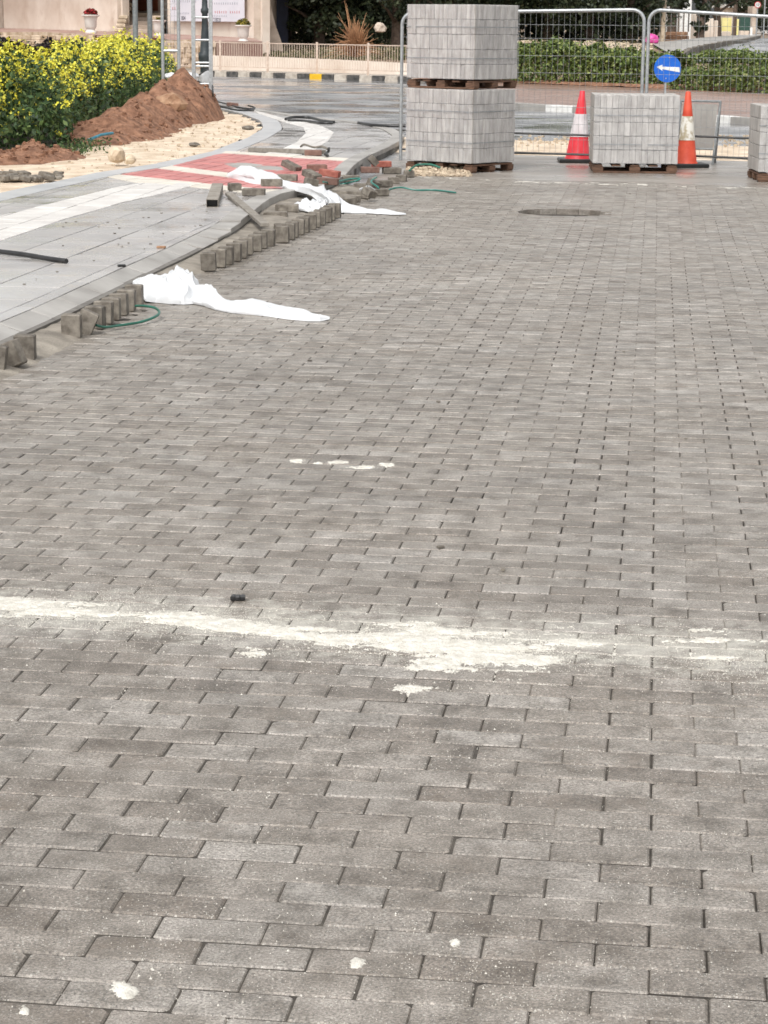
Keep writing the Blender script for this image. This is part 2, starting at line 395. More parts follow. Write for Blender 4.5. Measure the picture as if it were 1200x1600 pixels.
# ================================================================ GROUND
def gfn(i, j):
    y = -30+900*(j/120.0)**2.2 if j > 0 else -30
    x = (i/60.0-.5); x = math.copysign(abs(x*2)**2.0, x)*500
    z = zt(y)-.16 if y < 67 else zt(y)-.16*max(0, (80-y)/13)
    if y > 70: z += .05*noise.noise(Vector((x*.3, y*.3, 0)))
    return (x, y, z)
tag(grid_mesh('ground', 61, 121, gfn, M['earth']), kind='structure')

# sky side of the street: kerb line of the far road
KL = [P(u, v) for u, v in ((-700, 98), (-300, 107), (0, 112), (340, 119), (630, 128), (810, 133), (1000, 141), (1200, 151), (1600, 168))]
road_poly = [(-30, 14)]+[(p.x, p.y) for p in KL]+[(30, KL[-1].y-2), (30, 24), (P(1300, 299).x, P(1300, 299).y), (P(810, 281).x, P(810, 281).y+.02), (P(640, 274).x, P(640, 274).y+.02), (P(560, 290).x, P(560, 290).y), (-3.2, 20), (-30, 14)]
rb = MB(); rb.prism(road_poly[:-1], -.12, -.006)
tag(rb.build('wet_road', M['wet']), kind='structure')
# concrete apron and sand strip between the pavers and the asphalt
def poly_px(pts, z): return [tuple(P(u, v, z)[:2]) for u, v in pts]
m = MB(); m.prism(poly_px([(560, 294), (640, 276.5), (810, 283.2), (1000, 287.5), (1200, 295.2), (1500, 306), (1500, 262), (1200, 246), (810, 232), (632, 224), (625, 240)], 0), -.05, -.0015)
tag(m.build('concrete_apron', M['wetcon']), kind='structure')
def sfn(i, j):
    u = 560+i*14; v = 212+ (u-600)*.027 + j*3.2; p = P(u, v)
    e = min(1, min(i, 69-i)/3, min(j, 8-j)/1.6)
    return (p.x, p.y, -.01+.035*e+.03*e*fbm(p.x*1.4, p.y*1.4, 2))
tag(grid_mesh('sand_strip', 70, 9, sfn, M['sand']), kind='stuff')
# raised wet reddish island with its kerb
isl = [(780, 160), (810, 162), (900, 167), (1000, 173), (1100, 180), (1200, 187), (1500, 206)]
ib = [(p.x, p.y-.02) for p in KL[5:]]
ip = [tuple(P(u, v, .10)[:2]) for u, v in isl]
m = MB(); m.prism(ip+ib[::-1]+[(KL[4].x+2, KL[4].y)], -.1, .085)
island = tag(m.build('traffic_island', M['wetbrown']), kind='structure')
ks = resample([P(u, v, .1) for u, v in isl], .8)
for i, (a, b) in enumerate(zip(ks, ks[1:])):
    d = (b-a).normalized(); nrm = Vector((-d.y, d.x, 0))*.2; g = d*.006
    m = MB(); m.prism([tuple((a+g-nrm*.3)[:2]), tuple((b-g-nrm*.3)[:2]), tuple((b-g+nrm)[:2]), tuple((a+g+nrm)[:2])], -.1, .11, inset=.01)
    m.build('kerb_stone', M['white'] if (i % 3) == 2 else M['kerb'], island)

# ================================================================ PAVED ROAD (block pavers)
A0 = P(923, 1546)
ac, aj = R(7.6), R(6.8)
e1 = Vector((math.cos(ac), -math.sin(ac), 0)); e2 = Vector((math.sin(aj), math.cos(aj), 0))
edge_px = [(-900, 1150), (-300, 740), (0, 590), (60, 560), (165, 505), (215, 478), (300, 428), (330, 420), (400, 384), (510, 338), (560, 318), (600, 296), (640, 274)]
edge = [P(u, v) for u, v in edge_px]
far = [P(u, v)+Vector((0, .04, 0)) for u, v in ((640, 274), (810, 281), (1000, 285), (1200, 293), (1700, 312))]
pave = [(p.x, p.y) for p in edge]+[(p.x, p.y) for p in far[1:]]+[(5.6, 16), (2.8, 2.7), (-2.2, 2.7)]
def undul(x, y): return .006*noise.noise(Vector((x*.7, y*.7, 3)))+.0025*noise.noise(Vector((x*2.3, y*2.3, 9)))
m = MB(); m.prism([(p.x-.3, p.y) for p in edge]+[(p.x, p.y-.03) for p in far[1:]]+[(5.6, 16), (2.8, 2.7), (-2.4, 2.7)], -.14, -.052)
bed = tag(m.build('paved_road', M['bed']), kind='structure')
hole = P(877, 331.5); HR = .385
BL, BW, BH = .1974, .0947, .07
def paver_mesh(mb, c, rot, L=BL, W=BW, H=BH):
    hx, hy = L/2+rnd.gauss(0, .0005), W/2+rnd.gauss(0, .0004); cf = rnd.uniform(.8, 1.6)
    cc = [(.0065+.005*rnd.random()) if rnd.random() < .08 else rnd.uniform(.0012, .0032) for _ in range(4)]
    vs = []
    for z, i in ((-H, 0), (-.0040, 0), (0, .0030*cf)):
        X, Y = hx-i, hy-i
        vs += [c+rot@Vector((x, y, z)) for x, y in ((-X, -Y+cc[0]), (-X+cc[0], -Y), (X-cc[1], -Y), (X, -Y+cc[1]), (X, Y-cc[2]), (X-cc[2], Y), (-X+cc[3], Y), (-X, Y-cc[3]))]
    q = lambda k: [(k*8+j, k*8+(j+1) % 8, k*8+8+(j+1) % 8, k*8+8+j) for j in range(8)]
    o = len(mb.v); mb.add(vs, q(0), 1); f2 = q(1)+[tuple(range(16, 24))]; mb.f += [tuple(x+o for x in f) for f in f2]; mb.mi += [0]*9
def undul(x, y): return .006*noise.noise(Vector((x*.7, y*.7, 3)))+.0025*noise.noise(Vector((x*2.3, y*2.3, 9)))
cands = []
for i in range(-14, 222):
    for j in range(-34, 44):
        c = A0+e1*((j+.5*(i % 2)+.5)*.2)+e2*(i*.1-.05)
        if c.y < 2.6 or not inside(pave, c.x, c.y): continue
        # open joints where the courses part slightly
        wob = .0022*noise.noise(Vector((c.x*1.3, c.y*.9, 5)))+.0010*rnd.uniform(-1, 1)
        if c.x > .35: wob += .0014*math.sin(j*2.1+i*.05)
        c = c+e1*wob+e2*rnd.uniform(-.0011, .0011); c.z = undul(c.x, c.y)+rnd.uniform(-.0012, .0012)
        pu, pv = proj(c); r = (c-hole).xy.length
        if r < HR-.02: continue
        vis = -60 < pu < 1260 and pv < 1640
        cands.append((c, vis, r < HR+.13))
cands.sort(key=lambda t: (not t[1], t[0].y))
pms = []
for k in range(14):
    base_mb = MB(); paver_mesh(base_mb, Vector((0, 0, 0)), Matrix.Identity(3))
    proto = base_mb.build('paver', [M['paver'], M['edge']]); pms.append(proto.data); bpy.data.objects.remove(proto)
PM[bed.name] = Matrix.Identity(4)
def jfn(i, j):
    x = -6.2+i*.1; y = 2.6+j*.1; d = -.0036-.010*max(0, noise.noise(Vector((x*1.1, y*1.1, 7)))-.1)*2-(.014*min(1, max(0, (x-.35)*1.2)))*max(0, .45+noise.noise(Vector((x*2.5, y*.5, 2))))
    return (x, y, undul(x, y)+d)
tag(grid_mesh('joint_filling', 125, 215, jfn, M['bed'], bed, keep=lambda q: all(inside(pave, p[0], p[1]) and (p[0]-hole.x)**2+(p[1]-hole.y)**2 > (HR+.09)**2 for p in q)), kind='stuff')
rest = MB(); cnt = 0
for c, vis, nearhole in cands:
    rot = Matrix.Rotation(-R(7.2)+rnd.gauss(0, .0035), 3, 'Z') @ Matrix.Rotation(rnd.gauss(0, .0028), 3, 'X') @ Matrix.Rotation(rnd.gauss(0, .0018), 3, 'Y')
    if nearhole:
        quad = [c+rot@Vector((x*BL/2, y*BW/2, 0)) for x, y in ((-1, -1), (1, -1), (1, 1), (-1, 1))]
        q2 = [tuple(q[:2]) for q in quad]
        d = (c-hole).xy; d = d.normalized(); pnt = Vector(hole[:2])+d*HR; t = Vector((-d.y, d.x))
        # keep the half-plane outside the pit
        a = pnt+t*1; b = pnt-t*1; big = [tuple(a), tuple(b), tuple(b+d*1), tuple(a+d*1)]
        if area([big[0], big[1], big[2]]) and sum(big[k][0]*big[(k+1) % 4][1]-big[(k+1) % 4][0]*big[k][1] for k in range(4)) < 0: big = big[::-1]
        pc = clip(q2, big)
        if len(pc) > 2 and area(pc) > .0015: rest.prism(pc, -BH-.1, c.z, inset=.006)
    elif cnt < 300 and vis:
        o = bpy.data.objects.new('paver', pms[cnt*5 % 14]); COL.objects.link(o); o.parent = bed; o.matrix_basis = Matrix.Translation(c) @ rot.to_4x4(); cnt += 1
    else: paver_mesh(rest, c, rot)
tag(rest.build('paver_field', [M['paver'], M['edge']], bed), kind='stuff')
# pit floor
m = MB(); m.lathe((hole.x, hole.y, -.13), [(HR+.12, 0), (HR+.12, .02)], 28)
m.build('pit_floor', M['bed'], bed)

# spilled powder: a real thin heap that fills the joints first
CL = [(-80, 940, 18, .9), (0, 945, 20, .95), (100, 949, 19, .98), (190, 955, 13, .72), (260, 964, 17, .80), (330, 972, 16, .92), (400, 980, 18, .92), (500, 993, 19, .86), (600, 1000, 24, .95), (660, 1010, 36, 1.12), (760, 1022, 40, 1.05), (850, 1026, 34, .9), (890, 1010, 24, .66), (1000, 1012, 14, .56), (1080, 1008, 15, .42), (1130, 995, 16, .52), (1200, 1006, 18, .58), (1290, 1010, 16, .5)]
BLOB = [(640, 1075, 40, 10, .95), (400, 1020, 70, 12, .62), (480, 1030, 60, 10, .55), (820, 1062, 70, 9, .5), (1085, 985, 45, 6, .55), (850, 1066, 40, 6, .5), (1130, 1027, 120, 3, .70), (960, 1020, 90, 3, .66), (560, 1045, 60, 8, .4), (190, 981, 40, 4, .5)]
def dens(u, v):
    for a, b in zip(CL, CL[1:]):
        if a[0] <= u < b[0]:
            t = (u-a[0])/(b[0]-a[0]); c = a[1]+(b[1]-a[1])*t; wd = a[2]+(b[2]-a[2])*t; s = a[3]+(b[3]-a[3])*t
            d = s*math.exp(-abs((v-c)/wd)**2.6*.9)
            break
    else: d = 0
    for (bu, bv, ru, rv, s) in BLOB: d = max(d, s*math.exp(-((u-bu)/ru)**2-((v-bv)/rv)**2))
    return d
def powder(name, u0_, v0_, u1_, v1_, step, fd):
    a = P(u0_, v1_); b = P(u1_, v0_); x0 = P(u0_, v0_).x; x1 = P(u1_, v0_).x; y0 = min(a.y, P(u1_, v1_).y); y1 = max(b.y, P(u0_, v0_).y)
    nx = int((x1-x0)/step); ny = int((y1-y0)/step)
    Z = {}
    def fn(i, j):
        x = x0+i*step; y = y0+j*step; pu, pv = proj((x, y, 0)); d = fd(pu, pv)
        if d < .04: return (x, y, -.02)
        n = fbm(x*5, y*15, 1, 5)*1.7+fbm(x*45, y*55, 4, 3)*.75+.55*noise.noise(Vector((x*210, y*210, 6)))
        g = d-.47+n*.68
        z = -.0080+.030*max(-.3, g) if g < .33 else .0019+.0040*min(1.2, (g-.33)*2)
        z += .0020*noise.noise(Vector((x*260, y*260, 0)))
        return (x, y, z+undul(x, y))
    o = grid_mesh(name, nx, ny, fn, M['powder'], keep=lambda q: max(p[2] for p in q) > -.018)
    return tag(o, kind='stuff')
powder('spilled_powder', -60, 905, 1260, 1100, .0037, dens)
def dens2(u, v):
    return max(s*math.exp(-((u-a)/ru)**2-((v-b)/rv)**2) for a, b, ru, rv, s in ((463, 720, 20, 4, 1.15), (500, 723, 14, 3, .8), (530, 722, 24, 5, 1.15), (570, 731, 34, 5, 1.05), (604, 727, 18, 4, .9)))
powder('powder_patch', 430, 700, 660, 750, .006, dens2)
def dens3(u, v):
    return max(s*1.12*math.exp(-((u-a)/(r_*1.1))**2-((v-b)/(r_*.75))**2) for a, b, r_, s in ((197, 1552, 19, 1.15), (188, 1542, 14, .9), (558, 1507, 15, 1.1), (711, 1474, 10, .95), (100, 1499, 9, .8), (162, 1523, 7, .85), (38, 1579, 9, .8), (218, 1524, 6, .8), (238, 1515, 5, .8), (305, 1533, 7, .75), (520, 1585, 7, .7), (960, 1590, 10, .6)))
powder('powder_spots', -20, 1460, 760, 1600, .0035, dens3)
# cement line along the far edge of the pavers
def dens4(u, v):
    c = 277+(u-640)*.027 + (2.5 if u > 800 else 0)
    s = .60 if 800 < u < 1010 else .47
    return s*math.exp(-((v-c)/2.2)**2)
m = MB()
for k in range(23000):
    if k < 17000: u = rnd.uniform(-20, 1220); c_ = 947+u*.062+max(0, min(1, (u-250)/400))*14; v = c_+rnd.gauss(0, 20)+(rnd.gauss(0, 40) if rnd.random() < .3 else 0)
    else: u = rnd.uniform(-20, 1220); v = 1000+600*rnd.random()**.8
    if not (700 < v < 1610): continue
    p = P(u, v); cl_ = fbm(p.x*2.2, p.y*2.2, 3)+.4*fbm(p.x*9, p.y*9, 8)
    if k < 17000 and cl_ < rnd.uniform(-.5, .25): continue
    if k >= 17000 and cl_ < rnd.uniform(-.15, .35): continue
    s = rnd.uniform(.0006, .0015)*(2.0 if rnd.random() < .04 else 1); z = undul(p.x, p.y)+.0012
    m.add([(p.x-s, p.y-s*.7, z-.001), (p.x+s, p.y-s*.5, z-.001), (p.x+rnd.uniform(-s, s), p.y+s, z-.001), (p.x, p.y, z+s*1.1)], [(0, 1, 3), (1, 2, 3), (2, 0, 3)])
tag(m.build('powder_grains', M['powder']), kind='stuff')
powder('cement_smear', 640, 268, 1230, 300, .02, dens4)

# ================================================================ SIDEWALK
ZS = .10
outer_px = [(-500, 790), (-300, 665), (-100, 570), (0, 527), (100, 483), (200, 435), (300, 388), (370, 352), (397, 330), (415, 315), (433, 306), (455, 300), (500, 293), (538, 277), (552, 260), (570, 247), (600, 234), (626, 221), (632, 212), (617, 203), (590, 196), (550, 190), (480, 183), (400, 171), (345, 163)]
inner_px = [(-500, 430), (-300, 372), (0, 302), (150, 270), (250, 255), (330, 237), (385, 216), (412, 201), (408, 189), (380, 178), (338, 168)]
outer = [P(u, v, ZS) for u, v in outer_px]; inner = [P(u, v, ZS) for u, v in inner_px]
m = MB(); m.prism([(p.x, p.y) for p in outer]+[(p.x, p.y) for p in inner[::-1]], -.13, .06)
walk = tag(m.build('sidewalk', M['mortar']), kind='structure')
def offset(pl, d):
    out = []
    for i, p in enumerate(pl):
        t = (pl[min(i+1, len(pl)-1)]-pl[max(i-1, 0)]).normalized(); out.append(p+Vector((-t.y, t.x, 0))*d)
    return out
def kerbrow(pl, width, step, mt, zf, pb, name='kerb_stone', side=1):
    r = resample(pl, step); r2 = offset(r, side*width)
    for k in range(len(r)-1):
        a, b, c, d = r[k], r[k+1], r2[k+1], r2[k]; g = (b-a).normalized()*.004
        z = zf(proj((a+b)/2)[0], (a.y+b.y)/2)
        mm = MB(); mm.prism([tuple((a+g)[:2]), tuple((b-g)[:2]), tuple((c-g)[:2]), tuple((d+g)[:2])], [-.12]*4, [z[0]+rnd.uniform(-.003, .003)]*2+[z[1]]*2, inset=.012)
        mm.build(name, mt, pb)
def zout(u, y):
    if y < 15.5: return (.045, ZS)
    if y < 17.0: t = (y-15.5)/1.5; return (.045+(ZS-.045)*t, ZS)
    return (ZS+.012, ZS+.012)
kerbrow(outer, .17, .55, M['kerb'], zout, walk)
kerbrow(inner, .28, .8, M['kerbpale'], lambda u, y: (ZS+.004, ZS+.004), walk, side=-1)
o2 = offset(outer, .178); i2 = offset(inner, -.288)
region = [(p.x, p.y) for p in o2]+[(p.x, p.y) for p in i2[::-1]]
def tile(regs, excl, org, ang, tw, td, stag, name, mt, z=ZS, gap=.010, minarea=.002, jit=.0015, limit=300):
    ca, sa = math.cos(ang), math.sin(ang); x_ = Vector((ca, sa)); y_ = Vector((-sa, ca)); org = Vector(org[:2]); n = 0
    xs = [p[0] for r_ in regs for p in r_]; ys = [p[1] for r_ in regs for p in r_]
    c0 = Vector(((min(xs)+max(xs))/2, (min(ys)+max(ys))/2)); rad = .5*math.hypot(max(xs)-min(xs), max(ys)-min(ys))
    q0 = Vector(((c0-org).dot(x_), (c0-org).dot(y_)))
    lst = []
    for i in range(int((q0.y-rad)//td), int((q0.y+rad)//td)+1):
        for j in range(int((q0.x-rad)//tw)-1, int((q0.x+rad)//tw)+1):
            ox = (j+(stag*(i % 2)))*tw; oy = i*td
            q = [org+x_*(ox+gap/2)+y_*(oy+gap/2), org+x_*(ox+tw-gap/2)+y_*(oy+gap/2), org+x_*(ox+tw-gap/2)+y_*(oy+td-gap/2), org+x_*(ox+gap/2)+y_*(oy+td-gap/2)]
            cc = org+x_*(ox+tw/2)+y_*(oy+td/2)
            for r_ in regs:
                pc = clip(r_, [tuple(v) for v in q])
                if len(pc) < 3 or area(pc) < minarea: continue
                mx = sum(p[0] for p in pc)/len(pc); my = sum(p[1] for p in pc)/len(pc)
                if excl and all(any(inside(e, p[0]+(mx-p[0])*.05, p[1]+(my-p[1])*.05) for e in excl) for p in pc): continue
                lst.append(pc)
    lst.sort(key=lambda p: p[0][1]); extra = MB()
    for k, pc in enumerate(lst):
        mm = MB() if k < limit else extra
        mm.prism(pc, z-.045, z+rnd.uniform(-jit, jit), inset=.006)
        if k < limit: mm.build(name, mt, walk)
    if extra.v: tag(extra.build(name+'_field', mt, walk), kind='stuff')
def rg(px): return poly_px(px, ZS)
W1 = rg([(-400, 455), (-200, 400), (0, 338), (127, 307), (187, 292), (225, 286), (287, 284), (300, 291), (240, 306), (187, 318), (100, 343), (7, 375), (-200, 447), (-400, 520)])
L1 = rg([(168, 277), (186, 273), (290, 284), (400, 295), (441, 297), (434, 304), (400, 303), (290, 291), (210, 285)])
RB = rg([(190, 272.5), (245, 264), (350, 277), (446, 290.5), (441, 297), (400, 295), (290, 284)])
L2 = rg([(245, 264), (268, 259.5), (345, 269), (452, 284), (446, 290.5), (350, 277)])
GP = rg([(350, 257), (375, 254), (440, 262), (446, 268), (380, 267)])
RA = rg([(270, 259.3), (346, 240), (450, 246.5), (553, 253.5), (541, 273), (500, 289), (452, 284), (345, 269)])
L3 = rg([(346, 240), (352, 236.5), (450, 242), (557, 248.5), (553, 253.5), (450, 246.5)])
W2 = rg([(395, 172), (443, 185), (470, 188), (500, 196), (522, 207), (513, 220), (487, 238), (467, 243), (415, 239.5), (440, 233), (463, 223), (478, 208), (474, 199), (440, 190), (405, 178)])
base_o = P(0, 490, ZS); dirv = (P(333, 347, ZS)-base_o); ang = math.atan2(dirv.y, dirv.x)
tile([region], [W1, L1, RB, L2, RA, L3, W2], base_o, ang, .6, .4, .5, 'paving_slab', M['slab'])
o3 = P(187, 318, ZS)
ang2 = math.atan2((P(100, 343, ZS)-P(7, 375, ZS)).y, (P(100, 343, ZS)-P(7, 375, ZS)).x)
tile([W1, W2], None, o3, ang2, .3, .3, 0, 'tactile_slab', M['tact'], ZS+.006)
tile([L1, L2, L3], None, P(400, 300, ZS), R(-14), .4, .2, 0, 'border_slab', M['cream'], ZS+.006, minarea=.0005)
tile([RA, RB], [GP], P(540, 273, ZS), R(-12), .2, .2, .0, 'red_paver', M['red'], ZS+.006, minarea=.0008, gap=.014)
tile([GP], None, P(400, 262, ZS), R(-12), .4, .2, 0, 'grey_infill_slab', M['kerb'], ZS+.007)
# dust and sand infill between kerb and pavers
infill = [(p.x, p.y) for p in outer[:13]]
def ifn(i, j):
    t = i/150*(len(edge)-2); k = min(int(t), len(edge)-3); e = edge[k].lerp(edge[k+1], t-k)
    # nearest kerb point at same depth
    ox = None
    for a, b in zip(outer[:15], outer[1:15]):
        if min(a.y, b.y) <= e.y <= max(a.y, b.y): ox = a.x+(b.x-a.x)*(e.y-a.y)/(b.y-a.y+1e-9)
    if ox is None: ox = e.x-.3
    s = j/14; x = ox-.02+(e.x+.12-ox)*s
    z = .047-.07*s**1.6+.012*fbm(x*9, e.y*9, 3)
    return (x, e.y, z)
tag(grid_mesh('sand_infill', 151, 15, ifn, mat('dusty_sand', (.17, .15, .125), (.34, .305, .255), 5, .85, bump=.8, bscale=60, bdist=.008)), kind='stuff')

# ================================================================ LEFT PLOT: sand, soil mounds
def xin(y):
    for a, b in zip(inner[:8], inner[1:8]):
        if a.y <= y <= b.y: return a.x+(b.x-a.x)*(y-a.y)/(b.y-a.y)
    return inner[7].x if y > inner[7].y else inner[0].x
plot = [(p.x+.01, p.y) for p in inner]+[tuple(P(250, 140)[:2]), (-16, 50), (-16, 12)]
def pfn(i, j):
    x = -12+i*.11; y = 13+j*.12
    z = .075+.035*fbm(x*1.1, y*1.1, 0)+.02*fbm(x*5, y*5, 5)
    dx = xin(y)-x
    if dx < .35: z = min(z, .085)
    return (x, y, z)
tag(grid_mesh('sandy_plot', 106, 270, pfn, M['sand'], keep=lambda q: all(inside(plot, p[0], p[1]) for p in q)), kind='structure')
def mound(name, label, peaks, x0, x1, y0, y1, st, mt, base=.02, rough=.24):
    nx = int((x1-x0)/st)+1; ny = int((y1-y0)/st)+1
    def fn(i, j):
        x = x0+i*st; y = y0+j*st; h = 0
        for (px, py, hh, rx, ry) in peaks:
            d = math.sqrt(((x-px)/rx)**2+((y-py)/ry)**2); h = max(h, hh*max(0, 1-d**1.25))
        e = min(1, h*4)
        h += e*(rough*fbm(x*2.2, y*2.2, 1, 5)+rough*.45*abs(fbm(x*9, y*9, 2, 3)))
        return (x, y, base+h)
    o = grid_mesh(name, nx, ny, fn, mt, keep=lambda q: max(p[2] for p in q) > base+.03)
    mm = MB()
    for k in range(int(nx*ny*.16)):
        x, y, z = fn(rnd.uniform(0, nx-1), rnd.uniform(0, ny-1))
        if z < base+.05: continue
        s_ = .014+.055*rnd.random()**4; mm.box((x, y, z+s_*.2), (s_, s_*.8, s_*.7), Matrix.Rotation(rnd.uniform(0, 3), 3, 'Z') @ Matrix.Rotation(rnd.uniform(-.8, .8), 3, 'X'))
    mm.build('clods', mt, o)['kind'] = 'stuff'
    return tag(o, label, 'soil mound')
mound('soil_mound', 'large ridge of red brown soil sloping down beside the flowering plants', [(Q(283, 150, 36).x, 36.2, .84, .72, 1.6), (Q(255, 150, 35).x, 35, .66, .72, 1.5), (Q(230, 150, 33.6).x, 33.6, .52, .75, 1.6), (Q(205, 150, 32).x, 32, .42, .78, 1.8), (Q(175, 150, 30.5).x, 30.5, .34, .9, 1.8), (Q(150, 150, 29).x, 29, .22, .7, 1.4), (Q(322, 150, 37.3).x, 37.3, .50, .32, .7)], -5.6, -1.8, 26.5, 39, .055, M['soil'])
mound('soil_mound', 'small heap of red soil at the foot of the yellow flowers', [(Q(45, 250, 25).x, 25.2, .23, .42, .9), (Q(75, 250, 25).x, 25.6, .15, .42, .8), (Q(0, 260, 24.6).x, 24.8, .16, .5, .8)], -5, -3.2, 23.6, 27, .035, M['soil'], base=.04, rough=.06)
def rock(name, label, cat, c, size, mt, seed, parent=None, sub=2):
    import bmesh
    bm = bmesh.new(); bmesh.ops.create_icosphere(bm, subdivisions=sub, radius=1)
    for v in bm.verts:
        n = noise.noise(v.co*1.3+Vector((seed, 0, 0))); n2 = noise.noise(v.co*3.1+Vector((0, seed, 0)))
        k = 1+.35*n+.14*n2; v.co = Vector((round(v.co.x*k*2.6)/2.6*.4+v.co.x*k*.6, v.co.y*k, v.co.z*k))
        v.co = Vector((v.co.x*size[0]/2, v.co.y*size[1]/2, max(v.co.z, -.7)*size[2]/2))
    me = bpy.data.meshes.new(name); bm.to_mesh(me); bm.free()
    o = link(name, me, mt, parent); o.location = c; o.rotation_euler = (0, 0, seed)
    if label: tag(o, label, cat)
    return o
rock('boulder', 'flat sided brown boulder set in the front slope of the large soil ridge', 'boulder', Q(268, 162, 33.7), (.50, .5, .34), M['rock'], 1.3)
rock('boulder', 'pale limestone boulder at the toe of the soil ridge by the kerb', 'boulder', P(183, 243, .18), (.20, .2, .22), M['stone'], 2.6)
rock('boulder', 'small brown and white stone right beside the pale boulder near the kerb', 'boulder', P(203, 250, .14), (.14, .12, .12), M['stone'], 4.1)
for k, (u, v, sx, lab) in enumerate([(388, 200, .22, 'flat grey stone lying on the sand near the bend of the kerb'), (304, 226, .2, 'flat grey stone lying on the sand in front of the soil ridge'), (310, 182, .14, 'small dark stone on the sand below the ladder frame')]):
    rock('stone', lab, 'stone', P(u, v, .095), (sx, sx*.7, .07), M['block'], k+.5)
m = MB(); a = P(142, 218, .3); a = Q(138, 219, 27.8); b = Q(176, 208, 28.3); m.tube([a, a.lerp(b, .5)+Vector((0, 0, .02)), b], .018, 8)
tag(m.build('blue_pipe', M['bluepipe'], smooth=True), 'short pale blue pipe sticking out of the soil beside the plants', 'pipe')
# torn dark edge of old asphalt by the small heap
m = MB()
for k in range(26):
    u = rnd.uniform(-10, 95); v = 275+rnd.uniform(-4, 6)-u*.03; p = P(u, v, .11); s = rnd.uniform(.05, .16)
    m.box(p, (s, s*.8, s*.4), Matrix.Rotation(rnd.uniform(0, 3), 3, 'Z') @ Matrix.Rotation(rnd.uniform(-.3, .3), 3, 'X'), bev=.01)
tag(m.build('rubble', M['block']), kind='stuff')
m = MB()
for k in range(420):
    u = rnd.uniform(100, 400); t = rnd.random(); x = None
    y = rnd.uniform(23, 37); x = xin(y)-rnd.uniform(.1, 1.3); s = .008+.03*rnd.random()**3
    m.box((x, y, .085), (s, s*.8, s*.6), Matrix.Rotation(rnd.uniform(0, 3), 3, 'Z') @ Matrix.Rotation(rnd.uniform(-.5, .5), 3, 'X'))
tag(m.build('pebbles', M['stone']), kind='stuff')

# ================================================================ MUSTARD THICKET
thick = [(-14, 21), (-4.95, 24.2), (-4.35, 26.3), (-3.85, 27.0), (-4.2, 30), (-4.35, 33), (-4.25, 37), (-4.05, 42), (-4.6, 49), (-15, 49)]
N = 210000
xy = np.column_stack([nrs.uniform(-13, -3.7, N), 23.5+25.5*nrs.rand(N)**1.35])
mask = np.array([inside(thick, a, b) and a > -2-b*.19 and b < 31+max(0, proj((a, b, 1.0))[0]-70+8*math.sin(a*7))*.17 for a, b in xy]); xy = xy[mask]
hh = np.array([1.02+.30*noise.noise(Vector((a*.9, b*.9, 0)))+.24*noise.noise(Vector((a*2.6, b*2.6, 2)))-.35*max(0, 1-(b-23.5)/3) for a, b in xy])
def edge_d(a, b):
    d = 9
    for p, q in zip(thick[:9], thick[1:9]):
        p = Vector(p); q = Vector(q); w_ = Vector((a, b)); t = max(0, min(1, (w_-p).dot(q-p)/((q-p).length_squared))); d = min(d, (w_-p.lerp(q, t)).length)
    return d
ed = np.array([edge_d(a, b) for a, b in xy]); hh *= np.clip(.55+ed*1.6, 0, 1)
zz = hh*np.where(ed < .8, nrs.rand(len(xy))**.6, 1-.75*nrs.rand(len(xy))**1.4)
pts = np.column_stack([xy, zz+.03]); 
m = MB(); m.prism([(a, b) for a, b in thick], .0, .115); tag(m.build('thicket_soil', mat('shade_darkened_soil', (.03, .025, .015), (.06, .05, .03), 8, .95)), kind='structure')  # soil coloured near black to paint the shade inside the thicket
root = thing('mustard_thicket', None, None, (-5, 30, 0)); root['kind'] = 'stuff'
quads('foliage', leaves(pts, .075, asp=.6), M['leafmust'], root)['kind'] = 'stuff'
clump = np.array([noise.noise(Vector((p[0]*2.2, p[1]*2.2, p[2]*3)))+.6*noise.noise(Vector((p[0]*6, p[1]*6, p[2]*6))) for p in pts])
left = np.clip((-4.15-xy[:, 0])*1.5, 0, 1)
prob = np.where(zz > hh*.72, .42+.45*left, .03+.62*left*np.clip(zz*1.5-.35, 0, 1))*np.clip(.75+1.6*clump, .05, 2)*np.where(ed < .4, .45+.5*left, 1)
sel = nrs.rand(len(xy)) < prob*.95
fp = pts[sel]; fp[:, 2] = np.maximum(fp[:, 2], 0)+.05+.12*nrs.rand(len(fp)); k5 = 4
fp = np.repeat(fp, k5, 0)+nrs.normal(scale=(.022, .022, .022), size=(len(fp)*k5, 3))
quads('blossom', leaves(fp, .036, asp=.95), M['petal'], root)['kind'] = 'stuff'
st = pts[nrs.rand(len(pts)) < .04]
V = np.stack([st-[.004, 0, .25], st+[.004, 0, -.25], st+[.004, .01, .12], st-[.004, -.01, -.12]], 1)
quads('stem', V, M['leafmust'], root)['kind'] = 'stuff'
wp = np.column_stack([-3.75+.16*nrs.normal(size=1100), nrs.uniform(25.8, 28.2, 1100), .04+.15*nrs.rand(1100)**1.7])
tag(quads('weeds', leaves(wp, .042), M['leafmust']), kind='stuff')
# pale tank lid far behind the flowers
m = MB(); m.box(Q(32, 108, 52)+Vector((0, 0, -.25)), (.7, .5, .5), bev=.03)
tag(m.build('storage_box', M['white']), 'white box half hidden behind the yellow flowers', 'box')

